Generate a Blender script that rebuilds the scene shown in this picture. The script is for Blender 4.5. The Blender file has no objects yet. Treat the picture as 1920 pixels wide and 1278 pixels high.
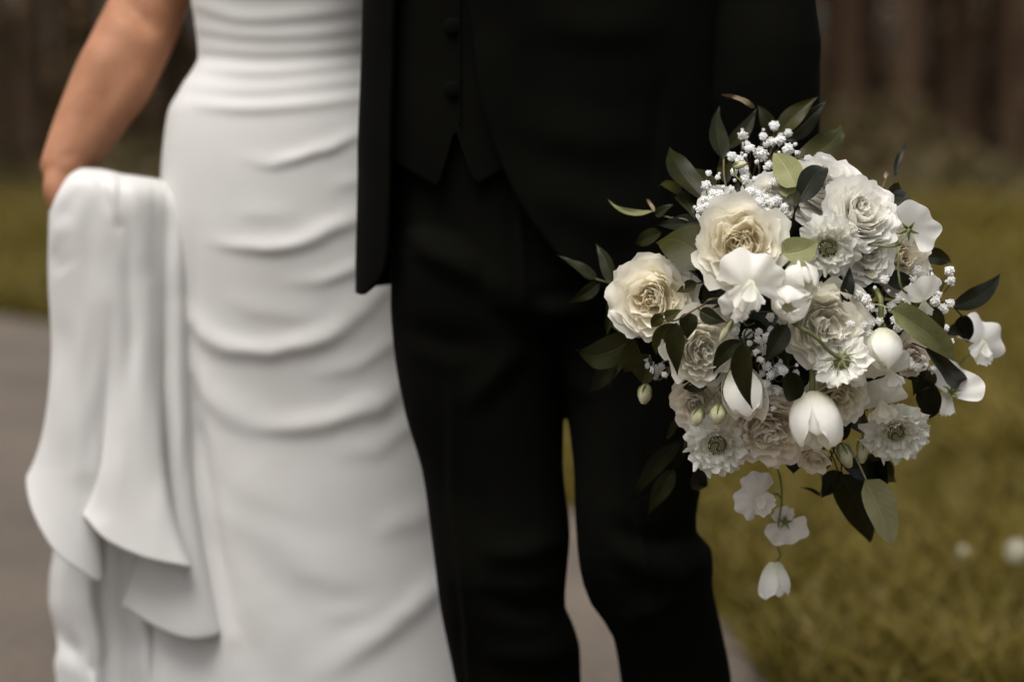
import bpy, math, random
import numpy as np
from mathutils import Vector, Matrix

PI = math.pi
rng = np.random.default_rng(7)
random.seed(7)
SC = bpy.context.scene
COL = SC.collection

# ------------------------------------------------------------------ camera, sky, sun, exposure
CAM_H = 1.05
FPX = 3733.0                                   # focal length in pixels of the 1920 px wide photograph
PITCH = math.atan((639 - 230) / FPX)
cd = bpy.data.cameras.new('camera'); cam = bpy.data.objects.new('camera', cd); COL.objects.link(cam)
cd.sensor_width = 36.0; cd.lens = FPX / 1920 * 36.0
cam.location = (0, 0, CAM_H); cam.rotation_euler = (PI / 2 - PITCH, 0, 0)
cd.clip_start = 0.05; cd.clip_end = 500
cd.dof.use_dof = True; cd.dof.focus_distance = 2.29; cd.dof.aperture_fstop = 1.75; cd.dof.aperture_blades = 9
SC.camera = cam

world = bpy.data.worlds.new('World'); SC.world = world; world.use_nodes = True
wn = world.node_tree; wn.nodes.clear()
SUN_EL, SUN_AZ = math.radians(70), math.radians(215)      # azimuth clockwise from +Y: behind the camera, to its left
sky = wn.nodes.new('ShaderNodeTexSky'); sky.sky_type = 'NISHITA'; sky.sun_disc = False
sky.sun_elevation = SUN_EL; sky.sun_rotation = SUN_AZ
sky.air_density = 1.0; sky.dust_density = 6.0; sky.ozone_density = 1.0
hs = wn.nodes.new('ShaderNodeHueSaturation'); hs.inputs['Saturation'].default_value = 0.42   # overcast
bg = wn.nodes.new('ShaderNodeBackground'); bg.inputs['Strength'].default_value = 0.075
wo = wn.nodes.new('ShaderNodeOutputWorld')
wn.links.new(sky.outputs[0], hs.inputs['Color']); wn.links.new(hs.outputs[0], bg.inputs['Color']); wn.links.new(bg.outputs[0], wo.inputs['Surface'])
sl = bpy.data.lights.new('sun', 'SUN'); sun = bpy.data.objects.new('sun', sl); COL.objects.link(sun)
sl.energy = 1.25; sl.angle = math.radians(40); sl.color = (1.0, 0.965, 0.92)
sd = Vector((math.sin(SUN_AZ) * math.cos(SUN_EL), math.cos(SUN_AZ) * math.cos(SUN_EL), math.sin(SUN_EL)))
sun.rotation_euler = sd.to_track_quat('Z', 'Y').to_euler(); sun.location = (-4, -6, 12)
vs = SC.view_settings; vs.view_transform = 'Standard'; vs.look = 'None'; vs.gamma = 1.0; vs.exposure = 1.12; vs.use_curve_mapping = False
SC.cycles.use_denoising = True
SC.cycles.max_bounces = 8; SC.cycles.transparent_max_bounces = 8

# ------------------------------------------------------------------ helpers
cp, sp = math.cos(PITCH), math.sin(PITCH)
CAMV = np.array([0, 0, CAM_H])
def W(px, py, d):
    """The point of the place that stands d metres in front of the camera along the ground and is seen in that direction."""
    x = (np.asarray(px, float) - 960) / FPX; u = -(np.asarray(py, float) - 639) / FPX
    dy = cp + u * sp; dz = -sp + u * cp
    t = np.asarray(d, float) / dy
    return np.stack(np.broadcast_arrays(x * t, dy * t, CAM_H + dz * t), -1)
def PX(P):
    P = np.asarray(P, float); y = P[..., 1]; z = P[..., 2] - CAM_H
    f = y * cp - z * sp; u = y * sp + z * cp
    return 960 + FPX * P[..., 0] / f, 639 - FPX * u / f
def G(px, py):
    x = (px - 960) / FPX; u = -(py - 639) / FPX
    dy = cp + u * sp; dz = -sp + u * cp; t = -CAM_H / dz
    return (x * t, dy * t)
WM = {}
def set_parent(o, p):
    if p is None: return
    o.parent = p; o.matrix_parent_inverse = WM[p.name].inverted()
def props(o, label=None, cat=None, group=None, kind=None):
    for k, v in (('label', label), ('category', cat), ('group', group), ('kind', kind)):
        if v: o[k] = v
    return o
def empty(name, loc, label=None, cat=None, group=None):
    o = bpy.data.objects.new(name, None); COL.objects.link(o); o.location = loc; o.empty_display_size = .05
    WM[o.name] = Matrix.Translation(Vector(loc)); return props(o, label, cat, group)
def new_mesh(name, V, F, mat, smooth=True, uv=None, col=None):
    me = bpy.data.meshes.new(name)
    V = np.asarray(V, float).reshape(-1, 3)
    me.from_pydata(V.tolist(), [], F if isinstance(F, list) else F.tolist())
    if mat: me.materials.append(mat)
    if smooth: me.polygons.foreach_set('use_smooth', [True] * len(me.polygons))
    if uv is not None:
        l = me.uv_layers.new(name='UVMap'); li = np.zeros(len(me.loops), int); me.loops.foreach_get('vertex_index', li)
        l.data.foreach_set('uv', np.asarray(uv, float).reshape(-1, 2)[li].ravel())
    if col is not None:
        a = me.color_attributes.new('Col', 'FLOAT_COLOR', 'POINT'); c = np.asarray(col, float).reshape(-1, 3)
        a.data.foreach_set('color', np.concatenate([c, np.ones((len(c), 1))], 1).ravel())
    me.update(); return me
def obj(name, V, F, mat, parent=None, smooth=True, uv=None, col=None, origin=None, **kw):
    V = np.asarray(V, float).reshape(-1, 3)
    c = V.mean(0) if origin is None else np.asarray(origin, float)
    me = new_mesh(name, V - c, F, mat, smooth, uv, col)
    o = bpy.data.objects.new(name, me); COL.objects.link(o); o.location = c
    WM[o.name] = Matrix.Translation(Vector(c)); set_parent(o, parent); return props(o, **kw)
def inst(name, me, M, parent=None, **kw):
    o = bpy.data.objects.new(name, me); COL.objects.link(o)
    WM[o.name] = M.copy(); set_parent(o, parent); o.matrix_basis = M; return props(o, **kw)
def gridF(nr, nc, wrap=False, off=0):
    r = np.arange(nr - 1)[:, None]; c = np.arange(nc if wrap else nc - 1)[None, :]; c2 = (c + 1) % nc
    return (np.stack([r * nc + c, r * nc + c2, (r + 1) * nc + c2, (r + 1) * nc + c], -1).reshape(-1, 4) + off)
def merge(parts):
    V, F, C, n = [], [], [], 0
    for p in parts:
        v = np.asarray(p[0], float).reshape(-1, 3); V.append(v)
        F += [[i + n for i in f] for f in (p[1] if isinstance(p[1], list) else p[1].tolist())]
        if len(p) > 2: C.append(np.asarray(p[2], float).reshape(-1, 3))
        n += len(v)
    return np.concatenate(V), F, (np.concatenate(C) if C else None)
def catmull(P, n=24):
    P = np.asarray(P, float); k = len(P); t = np.linspace(0, k - 1, n); i = np.clip(t.astype(int), 0, k - 2); f = (t - i)[:, None]
    g = lambda j: P[np.clip(j, 0, k - 1)]
    a, b, c, d = g(i - 1), g(i), g(i + 1), g(i + 2)
    return .5 * (2 * b + (c - a) * f + (2 * a - 5 * b + 4 * c - d) * f ** 2 + (3 * b - a - 3 * c + d) * f ** 3)
def tube(P, R, seg=10, n=None, flat=1.0, axis=None, caps=True):
    P = np.asarray(P, float); R = np.broadcast_to(np.asarray(R, float), (len(P),))
    if n:
        R = np.interp(np.linspace(0, len(R) - 1, n), np.arange(len(R)), R); P = catmull(P, n)
    T = np.gradient(P, axis=0); T /= np.linalg.norm(T, axis=1)[:, None] + 1e-12
    ref = np.array([0, 0, 1.]) if axis is None else np.asarray(axis, float)
    if axis is None and abs(T[:, 2]).max() > .95: ref = np.array([0, 1., 0.]) if abs(T[:, 1]).max() < .95 else np.array([.6, .3, .74])
    A = np.cross(T, ref); A /= np.linalg.norm(A, axis=1)[:, None] + 1e-9; B = np.cross(A, T)
    a = np.linspace(0, 2 * PI, seg, endpoint=False)
    V = P[:, None] + R[:, None, None] * (A[:, None] * np.cos(a)[None, :, None] + B[:, None] * (flat * np.sin(a))[None, :, None])
    F = gridF(len(P), seg, True).tolist(); V = V.reshape(-1, 3)
    if caps:
        m = len(V); V = np.concatenate([V, P[:1] - T[:1] * R[0] * .6, P[-1:] + T[-1:] * R[-1] * .6])
        l = (len(P) - 1) * seg
        F += [[(i + 1) % seg, i, m] for i in range(seg)] + [[l + i, l + (i + 1) % seg, m + 1] for i in range(seg)]
    return V, F
def ellipsoid(c, r, nu=20, nv=14, M=None):
    th = np.linspace(0, PI, nv)[:, None]; ph = np.linspace(0, 2 * PI, nu, endpoint=False)[None]
    v = np.stack([np.sin(th) * np.cos(ph), np.sin(th) * np.sin(ph), np.cos(th) + 0 * ph], -1) * np.asarray(r)
    if M is not None: v = v @ np.asarray(M).T
    return (v + np.asarray(c)).reshape(-1, 3), gridF(nv, nu, True).tolist()
def baked(name, parts, mat, voxel, smooth_it, parent=None, disp=None, **kw):
    """Several closed shapes fused into one continuous skin."""
    V, F, _ = merge(parts)
    me = new_mesh(name, V, F, None); t = bpy.data.objects.new('tmp', me); COL.objects.link(t)
    m = t.modifiers.new('r', 'REMESH'); m.mode = 'VOXEL'; m.voxel_size = voxel
    if smooth_it:
        s = t.modifiers.new('s', 'SMOOTH'); s.factor = .5; s.iterations = smooth_it
    dg = bpy.context.evaluated_depsgraph_get(); e = t.evaluated_get(dg); m2 = bpy.data.meshes.new_from_object(e)
    n = len(m2.vertices); v = np.zeros(n * 3); m2.vertices.foreach_get('co', v); v = v.reshape(-1, 3)
    nn = np.zeros(n * 3); m2.vertices.foreach_get('normal', nn); nn = nn.reshape(-1, 3)
    F2 = [list(p.vertices) for p in m2.polygons]
    bpy.data.objects.remove(t); bpy.data.meshes.remove(m2)
    if disp is not None: v = v + nn * disp(v, nn)[:, None]
    return obj(name, v, F2, mat, parent, **kw)
def vnoise(P, s=1.0, seed=0):
    """Smooth value noise in 3-D, about -1..1."""
    P = np.asarray(P, float) * s + seed * 17.31
    i = np.floor(P).astype(np.int64); f = P - i; f = f * f * (3 - 2 * f); out = 0
    for dx in (0, 1):
        for dy in (0, 1):
            for dz in (0, 1):
                h = (i[:, 0] + dx) * 374761393 + (i[:, 1] + dy) * 668265263 + (i[:, 2] + dz) * 2147483647 + seed * 1274126177
                h = (h ^ (h >> 13)) * 1274126177; h = (h ^ (h >> 16)) & 0xffff
                w = (f[:, 0] if dx else 1 - f[:, 0]) * (f[:, 1] if dy else 1 - f[:, 1]) * (f[:, 2] if dz else 1 - f[:, 2])
                out = out + w * (h / 32767.5 - 1)
    return out

# ------------------------------------------------------------------ materials
def mat_new(name):
    m = bpy.data.materials.new(name); m.use_nodes = True; nt = m.node_tree
    b = nt.nodes['Principled BSDF']; return m, nt, b, nt.nodes['Material Output']
def noise_mix(nt, c1, c2, scale, detail=4, coord='Object', rough=.55, lo=.35, hi=.65, stretch=None):
    tc = nt.nodes.new('ShaderNodeTexCoord'); nz = nt.nodes.new('ShaderNodeTexNoise')
    nz.inputs['Scale'].default_value = scale; nz.inputs['Detail'].default_value = detail; nz.inputs['Roughness'].default_value = rough
    src = tc.outputs[coord]
    if stretch:
        mp = nt.nodes.new('ShaderNodeMapping'); mp.inputs['Scale'].default_value = stretch; nt.links.new(src, mp.inputs[0]); src = mp.outputs[0]
    nt.links.new(src, nz.inputs['Vector'])
    r = nt.nodes.new('ShaderNodeValToRGB'); r.color_ramp.elements[0].position = lo; r.color_ramp.elements[1].position = hi
    r.color_ramp.elements[0].color = (*c1, 1); r.color_ramp.elements[1].color = (*c2, 1)
    nt.links.new(nz.outputs['Fac'], r.inputs[0]); return r.outputs[0], nz.outputs['Fac'], src
def bump(nt, b, h, strength, dist):
    bp = nt.nodes.new('ShaderNodeBump'); bp.inputs['Strength'].default_value = strength; bp.inputs['Distance'].default_value = dist
    nt.links.new(h, bp.inputs['Height']); nt.links.new(bp.outputs[0], b.inputs['Normal']); return bp
def simple(name, c1, c2, scale, rough=.8, spec=.3, bs=0, bd=.001, detail=4, coord='Object', stretch=None, sheen=0, lo=.35, hi=.65):
    m, nt, b, o = mat_new(name)
    c, f, s = noise_mix(nt, c1, c2, scale, detail, coord, stretch=stretch, lo=lo, hi=hi)
    nt.links.new(c, b.inputs['Base Color']); b.inputs['Roughness'].default_value = rough; b.inputs['Specular IOR Level'].default_value = spec
    if sheen: b.inputs['Sheen Weight'].default_value = sheen; b.inputs['Sheen Roughness'].default_value = .5
    if bs: bump(nt, b, f, bs, bd)
    return m
def cloth(name, c1, c2, rough, spec, sheen, weave, bs):
    """Woven cloth: faint colour drift and a fine weave in the relief."""
    m, nt, b, o = mat_new(name)
    c, f, s = noise_mix(nt, c1, c2, 7, 3); nt.links.new(c, b.inputs['Base Color'])
    b.inputs['Roughness'].default_value = rough; b.inputs['Specular IOR Level'].default_value = spec
    b.inputs['Sheen Weight'].default_value = sheen; b.inputs['Sheen Roughness'].default_value = .4
    mp = nt.nodes.new('ShaderNodeMapping'); mp.inputs['Scale'].default_value = (weave, weave, weave * .45); mp.inputs['Rotation'].default_value = (0, .5, 0)
    nz = nt.nodes.new('ShaderNodeTexNoise'); nz.inputs['Scale'].default_value = 1; nz.inputs['Detail'].default_value = 2
    nt.links.new(s, mp.inputs[0]); nt.links.new(mp.outputs[0], nz.inputs['Vector']); bump(nt, b, nz.outputs['Fac'], bs, .0006); return m
def petal_mat(name, rough=.5, trans=.45, vein=.02):
    m, nt, b, o = mat_new(name)
    at = nt.nodes.new('ShaderNodeAttribute'); at.attribute_name = 'Col'
    tc = nt.nodes.new('ShaderNodeTexCoord'); nz = nt.nodes.new('ShaderNodeTexNoise'); nz.inputs['Scale'].default_value = 160; nz.inputs['Detail'].default_value = 5
    nt.links.new(tc.outputs['Object'], nz.inputs['Vector'])
    mr = nt.nodes.new('ShaderNodeMapRange'); mr.inputs[1].default_value = .3; mr.inputs[2].default_value = .7; mr.inputs[3].default_value = 1 - vein * 1.6; mr.inputs[4].default_value = 1.0
    nt.links.new(nz.outputs['Fac'], mr.inputs[0])
    mx = nt.nodes.new('ShaderNodeVectorMath'); mx.operation = 'SCALE'; nt.links.new(at.outputs['Color'], mx.inputs[0]); nt.links.new(mr.outputs[0], mx.inputs['Scale'])
    nt.links.new(mx.outputs[0], b.inputs['Base Color']); b.inputs['Roughness'].default_value = rough; b.inputs['Specular IOR Level'].default_value = .25
    bp = bump(nt, b, nz.outputs['Fac'], .15, .0010)
    tr = nt.nodes.new('ShaderNodeBsdfTranslucent'); nt.links.new(mx.outputs[0], tr.inputs['Color'])
    ms = nt.nodes.new('ShaderNodeMixShader'); ms.inputs[0].default_value = trans
    nt.links.new(b.outputs[0], ms.inputs[1]); nt.links.new(tr.outputs[0], ms.inputs[2]); nt.links.new(ms.outputs[0], o.inputs['Surface']); return m
def leaf_mat(name, c1, c2, rib, rough=.42, trans=.12, veins=.16):
    m, nt, b, o = mat_new(name)
    c, f, s = noise_mix(nt, c1, c2, 28, 4)
    uv = nt.nodes.new('ShaderNodeTexCoord'); sx = nt.nodes.new('ShaderNodeSeparateXYZ'); nt.links.new(uv.outputs['UV'], sx.inputs[0])
    def mth(op, a, b_=None, c_=None):
        n = nt.nodes.new('ShaderNodeMath'); n.operation = op
        for i, x in enumerate((a, b_, c_)):
            if x is None: continue
            if isinstance(x, (int, float)): n.inputs[i].default_value = x
            else: nt.links.new(x, n.inputs[i])
        return n.outputs[0]
    d = mth('ABSOLUTE', mth('SUBTRACT', sx.outputs[0], .5))
    mid = mth('SMOOTH_MIN', mth('MULTIPLY', d, 28), 1.0, .2)                       # 0 on the midrib
    ph = mth('SUBTRACT', mth('MULTIPLY', sx.outputs[1], 9.0), mth('MULTIPLY', d, 5.0))
    sv = mth('POWER', mth('ABSOLUTE', mth('SINE', mth('MULTIPLY', ph, PI))), .35)  # 0 on the side veins
    fac = mth('MULTIPLY', mid, mth('ADD', mth('MULTIPLY', sv, veins), 1 - veins))
    mx = nt.nodes.new('ShaderNodeMix'); mx.data_type = 'RGBA'; nt.links.new(fac, mx.inputs[0]); mx.inputs[6].default_value = (*rib, 1); nt.links.new(c, mx.inputs[7])
    nt.links.new(mx.outputs[2], b.inputs['Base Color']); b.inputs['Roughness'].default_value = rough; b.inputs['Specular IOR Level'].default_value = .18
    hgt = mth('ADD', fac, mth('MULTIPLY', f, .5)); bump(nt, b, hgt, .5, .0012)
    tr = nt.nodes.new('ShaderNodeBsdfTranslucent'); nt.links.new(mx.outputs[2], tr.inputs['Color'])
    ms = nt.nodes.new('ShaderNodeMixShader'); ms.inputs[0].default_value = trans
    nt.links.new(b.outputs[0], ms.inputs[1]); nt.links.new(tr.outputs[0], ms.inputs[2]); nt.links.new(ms.outputs[0], o.inputs['Surface']); return m

M_DRESS = cloth('white_crepe', (.545, .535, .512), (.58, .572, .553), .5, .3, .25, 900, .18)
M_WOOL = cloth('black_wool', (.0026, .0026, .0019), (.0037, .0037, .0027), .95, .03, .002, 1400, .5)
M_SATIN = cloth('black_satin', (.0045, .0045, .0034), (.006, .006, .0045), .5, .3, .0, 1400, .1)
M_SHIRT = cloth('white_shirt', (.7, .7, .7), (.75, .75, .75), .6, .3, .1, 1500, .1)
M_SHOE = simple('black_leather', (.01, .009, .008), (.02, .018, .016), 30, .3, .5, .1)
M_HAIR = simple('brown_hair', (.03, .018, .01), (.08, .05, .03), 60, .5, .4, .3, stretch=(1, 1, .1))
def skin_mat():
    m, nt, b, o = mat_new('skin')
    c, f, s = noise_mix(nt, (.28, .123, .062), (.365, .175, .098), 18, 5)
    nt.links.new(c, b.inputs['Base Color']); b.inputs['Roughness'].default_value = .6; b.inputs['Specular IOR Level'].default_value = .2
    b.inputs['Subsurface Weight'].default_value = .25; b.inputs['Subsurface Radius'].default_value = (.012, .005, .003); b.inputs['Subsurface Scale'].default_value = 1.0
    return m
M_SKIN = skin_mat()
M_PETAL = petal_mat('petal')
M_STEM = simple('green_stem', (.07, .085, .022), (.15, .165, .055), 40, .5, .4)
M_TWIG = simple('brown_twig', (.06, .05, .024), (.13, .10, .05), 60, .6, .3)
M_BUD = simple('green_white_bud', (.26, .27, .11), (.55, .53, .36), 55, .5, .3, .2)
M_SEPAL = simple('sepal', (.09, .11, .03), (.18, .20, .07), 60, .5, .3)
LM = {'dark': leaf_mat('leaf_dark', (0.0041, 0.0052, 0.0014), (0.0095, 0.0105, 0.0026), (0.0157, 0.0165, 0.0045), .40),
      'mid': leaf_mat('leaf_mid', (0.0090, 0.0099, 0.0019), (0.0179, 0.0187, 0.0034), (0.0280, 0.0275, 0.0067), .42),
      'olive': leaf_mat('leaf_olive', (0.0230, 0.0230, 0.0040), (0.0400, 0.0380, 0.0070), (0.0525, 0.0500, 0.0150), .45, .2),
      'pale': leaf_mat('leaf_pale', (.165, .172, .068), (.245, .248, .112), (.33, .33, .165), .55, .2),
      'cream': leaf_mat('leaf_cream', (.33, .32, .16), (.44, .43, .24), (.56, .54, .34), .6, .25, .35),
      'silver': leaf_mat('leaf_silver', (0.0112, 0.0132, 0.0041), (0.0246, 0.0264, 0.0094), (0.0364, 0.0374, 0.0135), .38, .08),
      'tan': leaf_mat('leaf_tan', (0.1584, 0.1080, 0.0648), (0.2448, 0.1800, 0.1152), (0.2160, 0.1440, 0.0864), .6, .1)}

# ------------------------------------------------------------------ ground, path, forest floor
M_GROUND = simple('meadow_soil', (.078, .056, .008), (.112, .081, .014), 1.6, .95, .1, .4, .02, 8)
def asphalt():
    m, nt, b, o = mat_new('path_asphalt')
    c, f, s = noise_mix(nt, (.072, .056, .042), (.118, .094, .070), .9, 6)
    c2, f2, s2 = noise_mix(nt, (.62, .6, .58), (1.15, 1.12, 1.1), 55, 6)
    mx = nt.nodes.new('ShaderNodeMix'); mx.data_type = 'RGBA'; mx.blend_type = 'MULTIPLY'; mx.inputs[0].default_value = .8
    nt.links.new(c, mx.inputs[6]); nt.links.new(c2, mx.inputs[7]); nt.links.new(mx.outputs[2], b.inputs['Base Color'])
    b.inputs['Roughness'].default_value = .9; bump(nt, b, f2, .6, .006); return m
M_PATH = asphalt()
M_LITTER = simple('leaf_litter', (.055, .038, .018), (.11, .074, .036), 2.2, .95, .1, .5, .03, 8)

n = 90
gx = np.linspace(-220, 220, n); gy = np.linspace(-120, 320, n); X, Y = np.meshgrid(gx, gy)
obj('ground', np.stack([X, Y, X * 0], -1), gridF(n, n), M_GROUND, kind='structure', origin=(0, 0, 0))
edge = np.array([(1.35, -6), (1.15, -2), (1.0, 1.2)] + [G(*p) for p in ((1560, 1400), (1462, 1278), (1335, 1120), (1200, 1020), (1066, 950), (860, 850), (600, 745), (300, 655), (80, 603), (-260, 566), (-700, 545))] + [(-13.5, 13.2), (-22, 13.8), (-40, 13.5)])
edge = catmull(edge, 160); edge = edge + vnoise(np.c_[edge, edge[:, :1] * 0], 3.0, 3)[:, None] * .035
T = np.gradient(edge, axis=0); T /= np.linalg.norm(T, axis=1)[:, None]; N = np.c_[-T[:, 1], T[:, 0]]
inner = catmull([(-2.2, -6), (-2.2, -2), (-2.25, 1.5), (-2.4, 3.5), (-2.9, 5.2), (-4.0, 6.7), (-5.8, 7.9), (-8.2, 8.9), (-11.5, 9.6), (-16, 10.1), (-26, 10.4), (-40, 10.2)], 160)
rows = np.stack([np.c_[edge + (inner - edge) * (k / 6), 0 * edge[:, :1] + .004 + .025 * math.sin(PI * k / 6)] for k in range(7)], 1)
obj('path', rows, gridF(160, 7), M_PATH, kind='structure', origin=(0, 0, 0))
fx = np.linspace(-120, 120, 60); fy = np.linspace(0, 90, 24); X, Y = np.meshgrid(fx, fy)
obj('forest_floor', np.stack([X, Y + 31 + np.sin(X * .35) * 1.2 + np.sin(X * .9 + 1) * .5, X * 0 + .01 + np.minimum(Y, 20) * .012], -1), gridF(24, 60), M_LITTER, kind='structure', origin=(0, 31, 0))

def point_in_path(P):
    d = ((P[:, None] - edge[None, ::2]) ** 2).sum(2); i = d.argmin(1) * 2
    s = ((P - edge[i]) * N[i]).sum(1); return (s > .02) & (s < 3.25)

# ------------------------------------------------------------------ grass (uncountable)
M_GRASS = petal_mat('grass_blade', .6, .25, .2)
def grass():
    P = []
    for (y0, y1, cnt) in ((2.2, 6, 120000), (6, 12, 62000), (12, 32, 62000)):
        y = rng.uniform(y0, y1, cnt); x = rng.uniform(-1, 1, cnt) * (y * .52 + .8)
        P.append(np.c_[x, y])
    P = np.concatenate(P); P = P[~point_in_path(P)]
    k = len(P); cl = vnoise(np.c_[P, P[:, :1] * 0], .9, 5) * .5 + vnoise(np.c_[P, P[:, :1] * 0], 2.6, 6) * .5
    far = np.clip((P[:, 1] - 3) / 20, 0, 1)
    h = (.05 + .075 * rng.random(k)) * (1 + .8 * np.clip(cl, 0, 1)) * (1 + far); w = (.0026 + .003 * rng.random(k)) * (1 + 5 * far)
    a = rng.uniform(0, 2 * PI, k); lean = rng.uniform(.3, 1.6, k) * h; b = rng.uniform(0, 2 * PI, k)
    s = np.c_[np.cos(a), np.sin(a), 0 * a] * w[:, None]; L = np.c_[np.cos(b), np.sin(b), 0 * b] * lean[:, None]; up = np.c_[0 * h, 0 * h, h]
    B = np.c_[P, 0 * h]
    V = np.stack([B - s, B + s, B + up * .6 + L * .4 - s * .8, B + up * .6 + L * .4 + s * .8, B + up + L], 1)
    i = np.arange(k)[:, None] * 5
    F = np.concatenate([i + np.array([[0, 1, 3, 2]])]).tolist() + (i + np.array([[2, 3, 4]])).tolist()
    mixv = np.clip(.5 + .55 * cl + .25 * rng.standard_normal(k), 0, 1)[:, None]
    c = np.array([.104, .081, .006]) * (1 - mixv) + np.array([.172, .126, .015]) * mixv
    dry = (rng.random(k) < .12)[:, None]; c = np.where(dry, np.array([.18, .138, .04]), c)
    obj('grass', V, F, M_GRASS, col=np.repeat(c[:, None], 5, 1), origin=(0, 5, 0), kind='stuff', label='olive green meadow grass beside the path', smooth=False)
grass()

# ------------------------------------------------------------------ white wildflowers in the grass
def wildflower(px, py, r, label, tilt):
    x, y = G(px, py); hgt = .16 + .05 * tilt
    base = np.array([x, y, 0]); e = empty('wildflower', base, label, 'wildflower', 'white wildflowers in the grass')
    head = base + np.array([.02 * tilt, -.01, hgt])
    V, F = tube([base, base + [.0, 0, hgt * .5], head], [.002, .0018, .0015], 6, 8); obj('stem', V, F, M_STEM, e)
    parts = []
    for i in range(70):
        z = 1 - 2 * (i + .5) / 70; a = i * 2.39996; q = math.sqrt(1 - z * z); d = np.array([q * math.cos(a), q * math.sin(a), z])
        t = np.cross(d, [.3, .5, .8]); t /= np.linalg.norm(t)
        parts.append((np.array([head + d * r * .1, head + d * r + t * r * .16, head + d * r * 1.05, head + d * r - t * r * .16]), [[0, 1, 2, 3]], np.tile((.75, .72, .60), (4, 1))))
    V, F, C = merge(parts); obj('seed_head', V, F, M_PETAL, e, col=C, kind='stuff')
for a in ((1880, 1225, .024, 'round white seed head in the grass at the right edge of the photo', 1), (1800, 1170, .011, 'small pale seed head left of the big one at the right edge', 0)):
    wildflower(*a)

# ------------------------------------------------------------------ forest edge
M_BARK = simple('bark', (.030, .020, .012), (.065, .041, .025), 5, .95, .1, .8, .02, 8, stretch=(1, 1, .15))
M_BARK2 = simple('bark_red', (.065, .040, .023), (.115, .07, .043), 4, .95, .1, .8, .02, 8, stretch=(1, 1, .15))
M_FOL = petal_mat('forest_leaf', .6, .15, .2)
def crown_mesh(seed, r, h0, h1, cnt):
    g = np.random.default_rng(seed); blobs = np.c_[g.normal(0, r * .45, 26), g.normal(0, r * .45, 26), g.uniform(h0, h1, 26)]
    c = blobs[g.integers(0, 26, cnt)] + g.normal(0, r * .28, (cnt, 3))
    a = g.normal(size=(cnt, 3)); a /= np.linalg.norm(a, axis=1)[:, None]; b = np.cross(a, g.normal(size=(cnt, 3))); b /= np.linalg.norm(b, axis=1)[:, None]
    s = g.uniform(.12, .26, cnt)[:, None]
    V = np.stack([c - a * s, c + b * s * .5, c + a * s, c - b * s * .5], 1); F = np.arange(cnt * 4).reshape(-1, 4)
    m = g.random(cnt)[:, None]; C = np.repeat((np.array([.02, .024, .008]) * (1 - m) + np.array([.055, .055, .018]) * m)[:, None], 4, 1)
    return new_mesh('crown', V, F, M_FOL, False, col=C)
CROWNS = [crown_mesh(s, 1.7, 4.6, 12, 1500) for s in (1, 2, 3)]
def trunk_mesh(seed, mat):
    g = np.random.default_rng(seed); z = np.linspace(-.1, 11, 14); x = np.cumsum(g.normal(0, .035, 14)); y = np.cumsum(g.normal(0, .035, 14))
    x -= x[0]; y -= y[0]
    parts = [tube(np.c_[x, y, z], np.interp(z, [-.1, .3, 4, 11], [1.5, 1.05, .9, .35]) * .15, 12)]
    for i in range(11):
        zz = g.uniform(1.2, 9.5); a = g.uniform(0, 2 * PI); L = g.uniform(.6, 1.7); c = np.array([np.interp(zz, z, x), np.interp(zz, z, y), zz]); d = np.array([math.cos(a), math.sin(a), .25])
        parts.append(tube([c, c + d * L * .5, c + d * L + [0, 0, .15]], [.035, .022, .008], 6, 6))
    V, F, _ = merge(parts); return new_mesh('trunk', V, F, mat)
TRUNKS = [trunk_mesh(s, (M_BARK, M_BARK2)[s % 2]) for s in range(6)]
def tree(px, d, w, label, k):
    x = (px - 960) / FPX * d; loc = (x, d, 0); s = w
    e = empty('forest_tree', loc, label, 'tree', 'trees at the forest edge')
    M = Matrix.Translation(loc) @ Matrix.Rotation(k * 1.9, 4, 'Z') @ Matrix.Diagonal((s * .8, s * .8, 1, 1))
    inst('trunk', TRUNKS[k % 6], M, e); inst('crown', CROWNS[k % 3], Matrix.Translation(loc) @ Matrix.Rotation(k * 2.3, 4, 'Z'), e)
ordn = ['first', 'second', 'third', 'fourth', 'fifth', 'sixth', 'seventh', 'eighth', 'ninth', 'tenth', 'eleventh', 'twelfth']
k = 0
for i, (px, d, w) in enumerate(((12, 34, 1.2), (62, 32, 1.7), (128, 36, 1.0), (190, 34, 1.3), (245, 39, 1.2), (300, 33, 1.1), (345, 37, 1.4))):
    tree(px, d, w, 'blurred forest tree behind the bare arm, %s from the left edge of the photo' % ordn[i], i * 2); k += 1
for i, (px, d, w) in enumerate(((1895, 33, 1.5), (1845, 36, 1.2), (1792, 34, 1.9), (1735, 38, 1.3), (1685, 32.5, 1.5), (1635, 36, 1.2), (1588, 33.5, 1.8), (1545, 39, 1.3))):
    tree(px, d, w, 'blurred forest tree behind the bouquet, %s from the right edge of the photo' % ordn[i], k); k += 1
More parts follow.
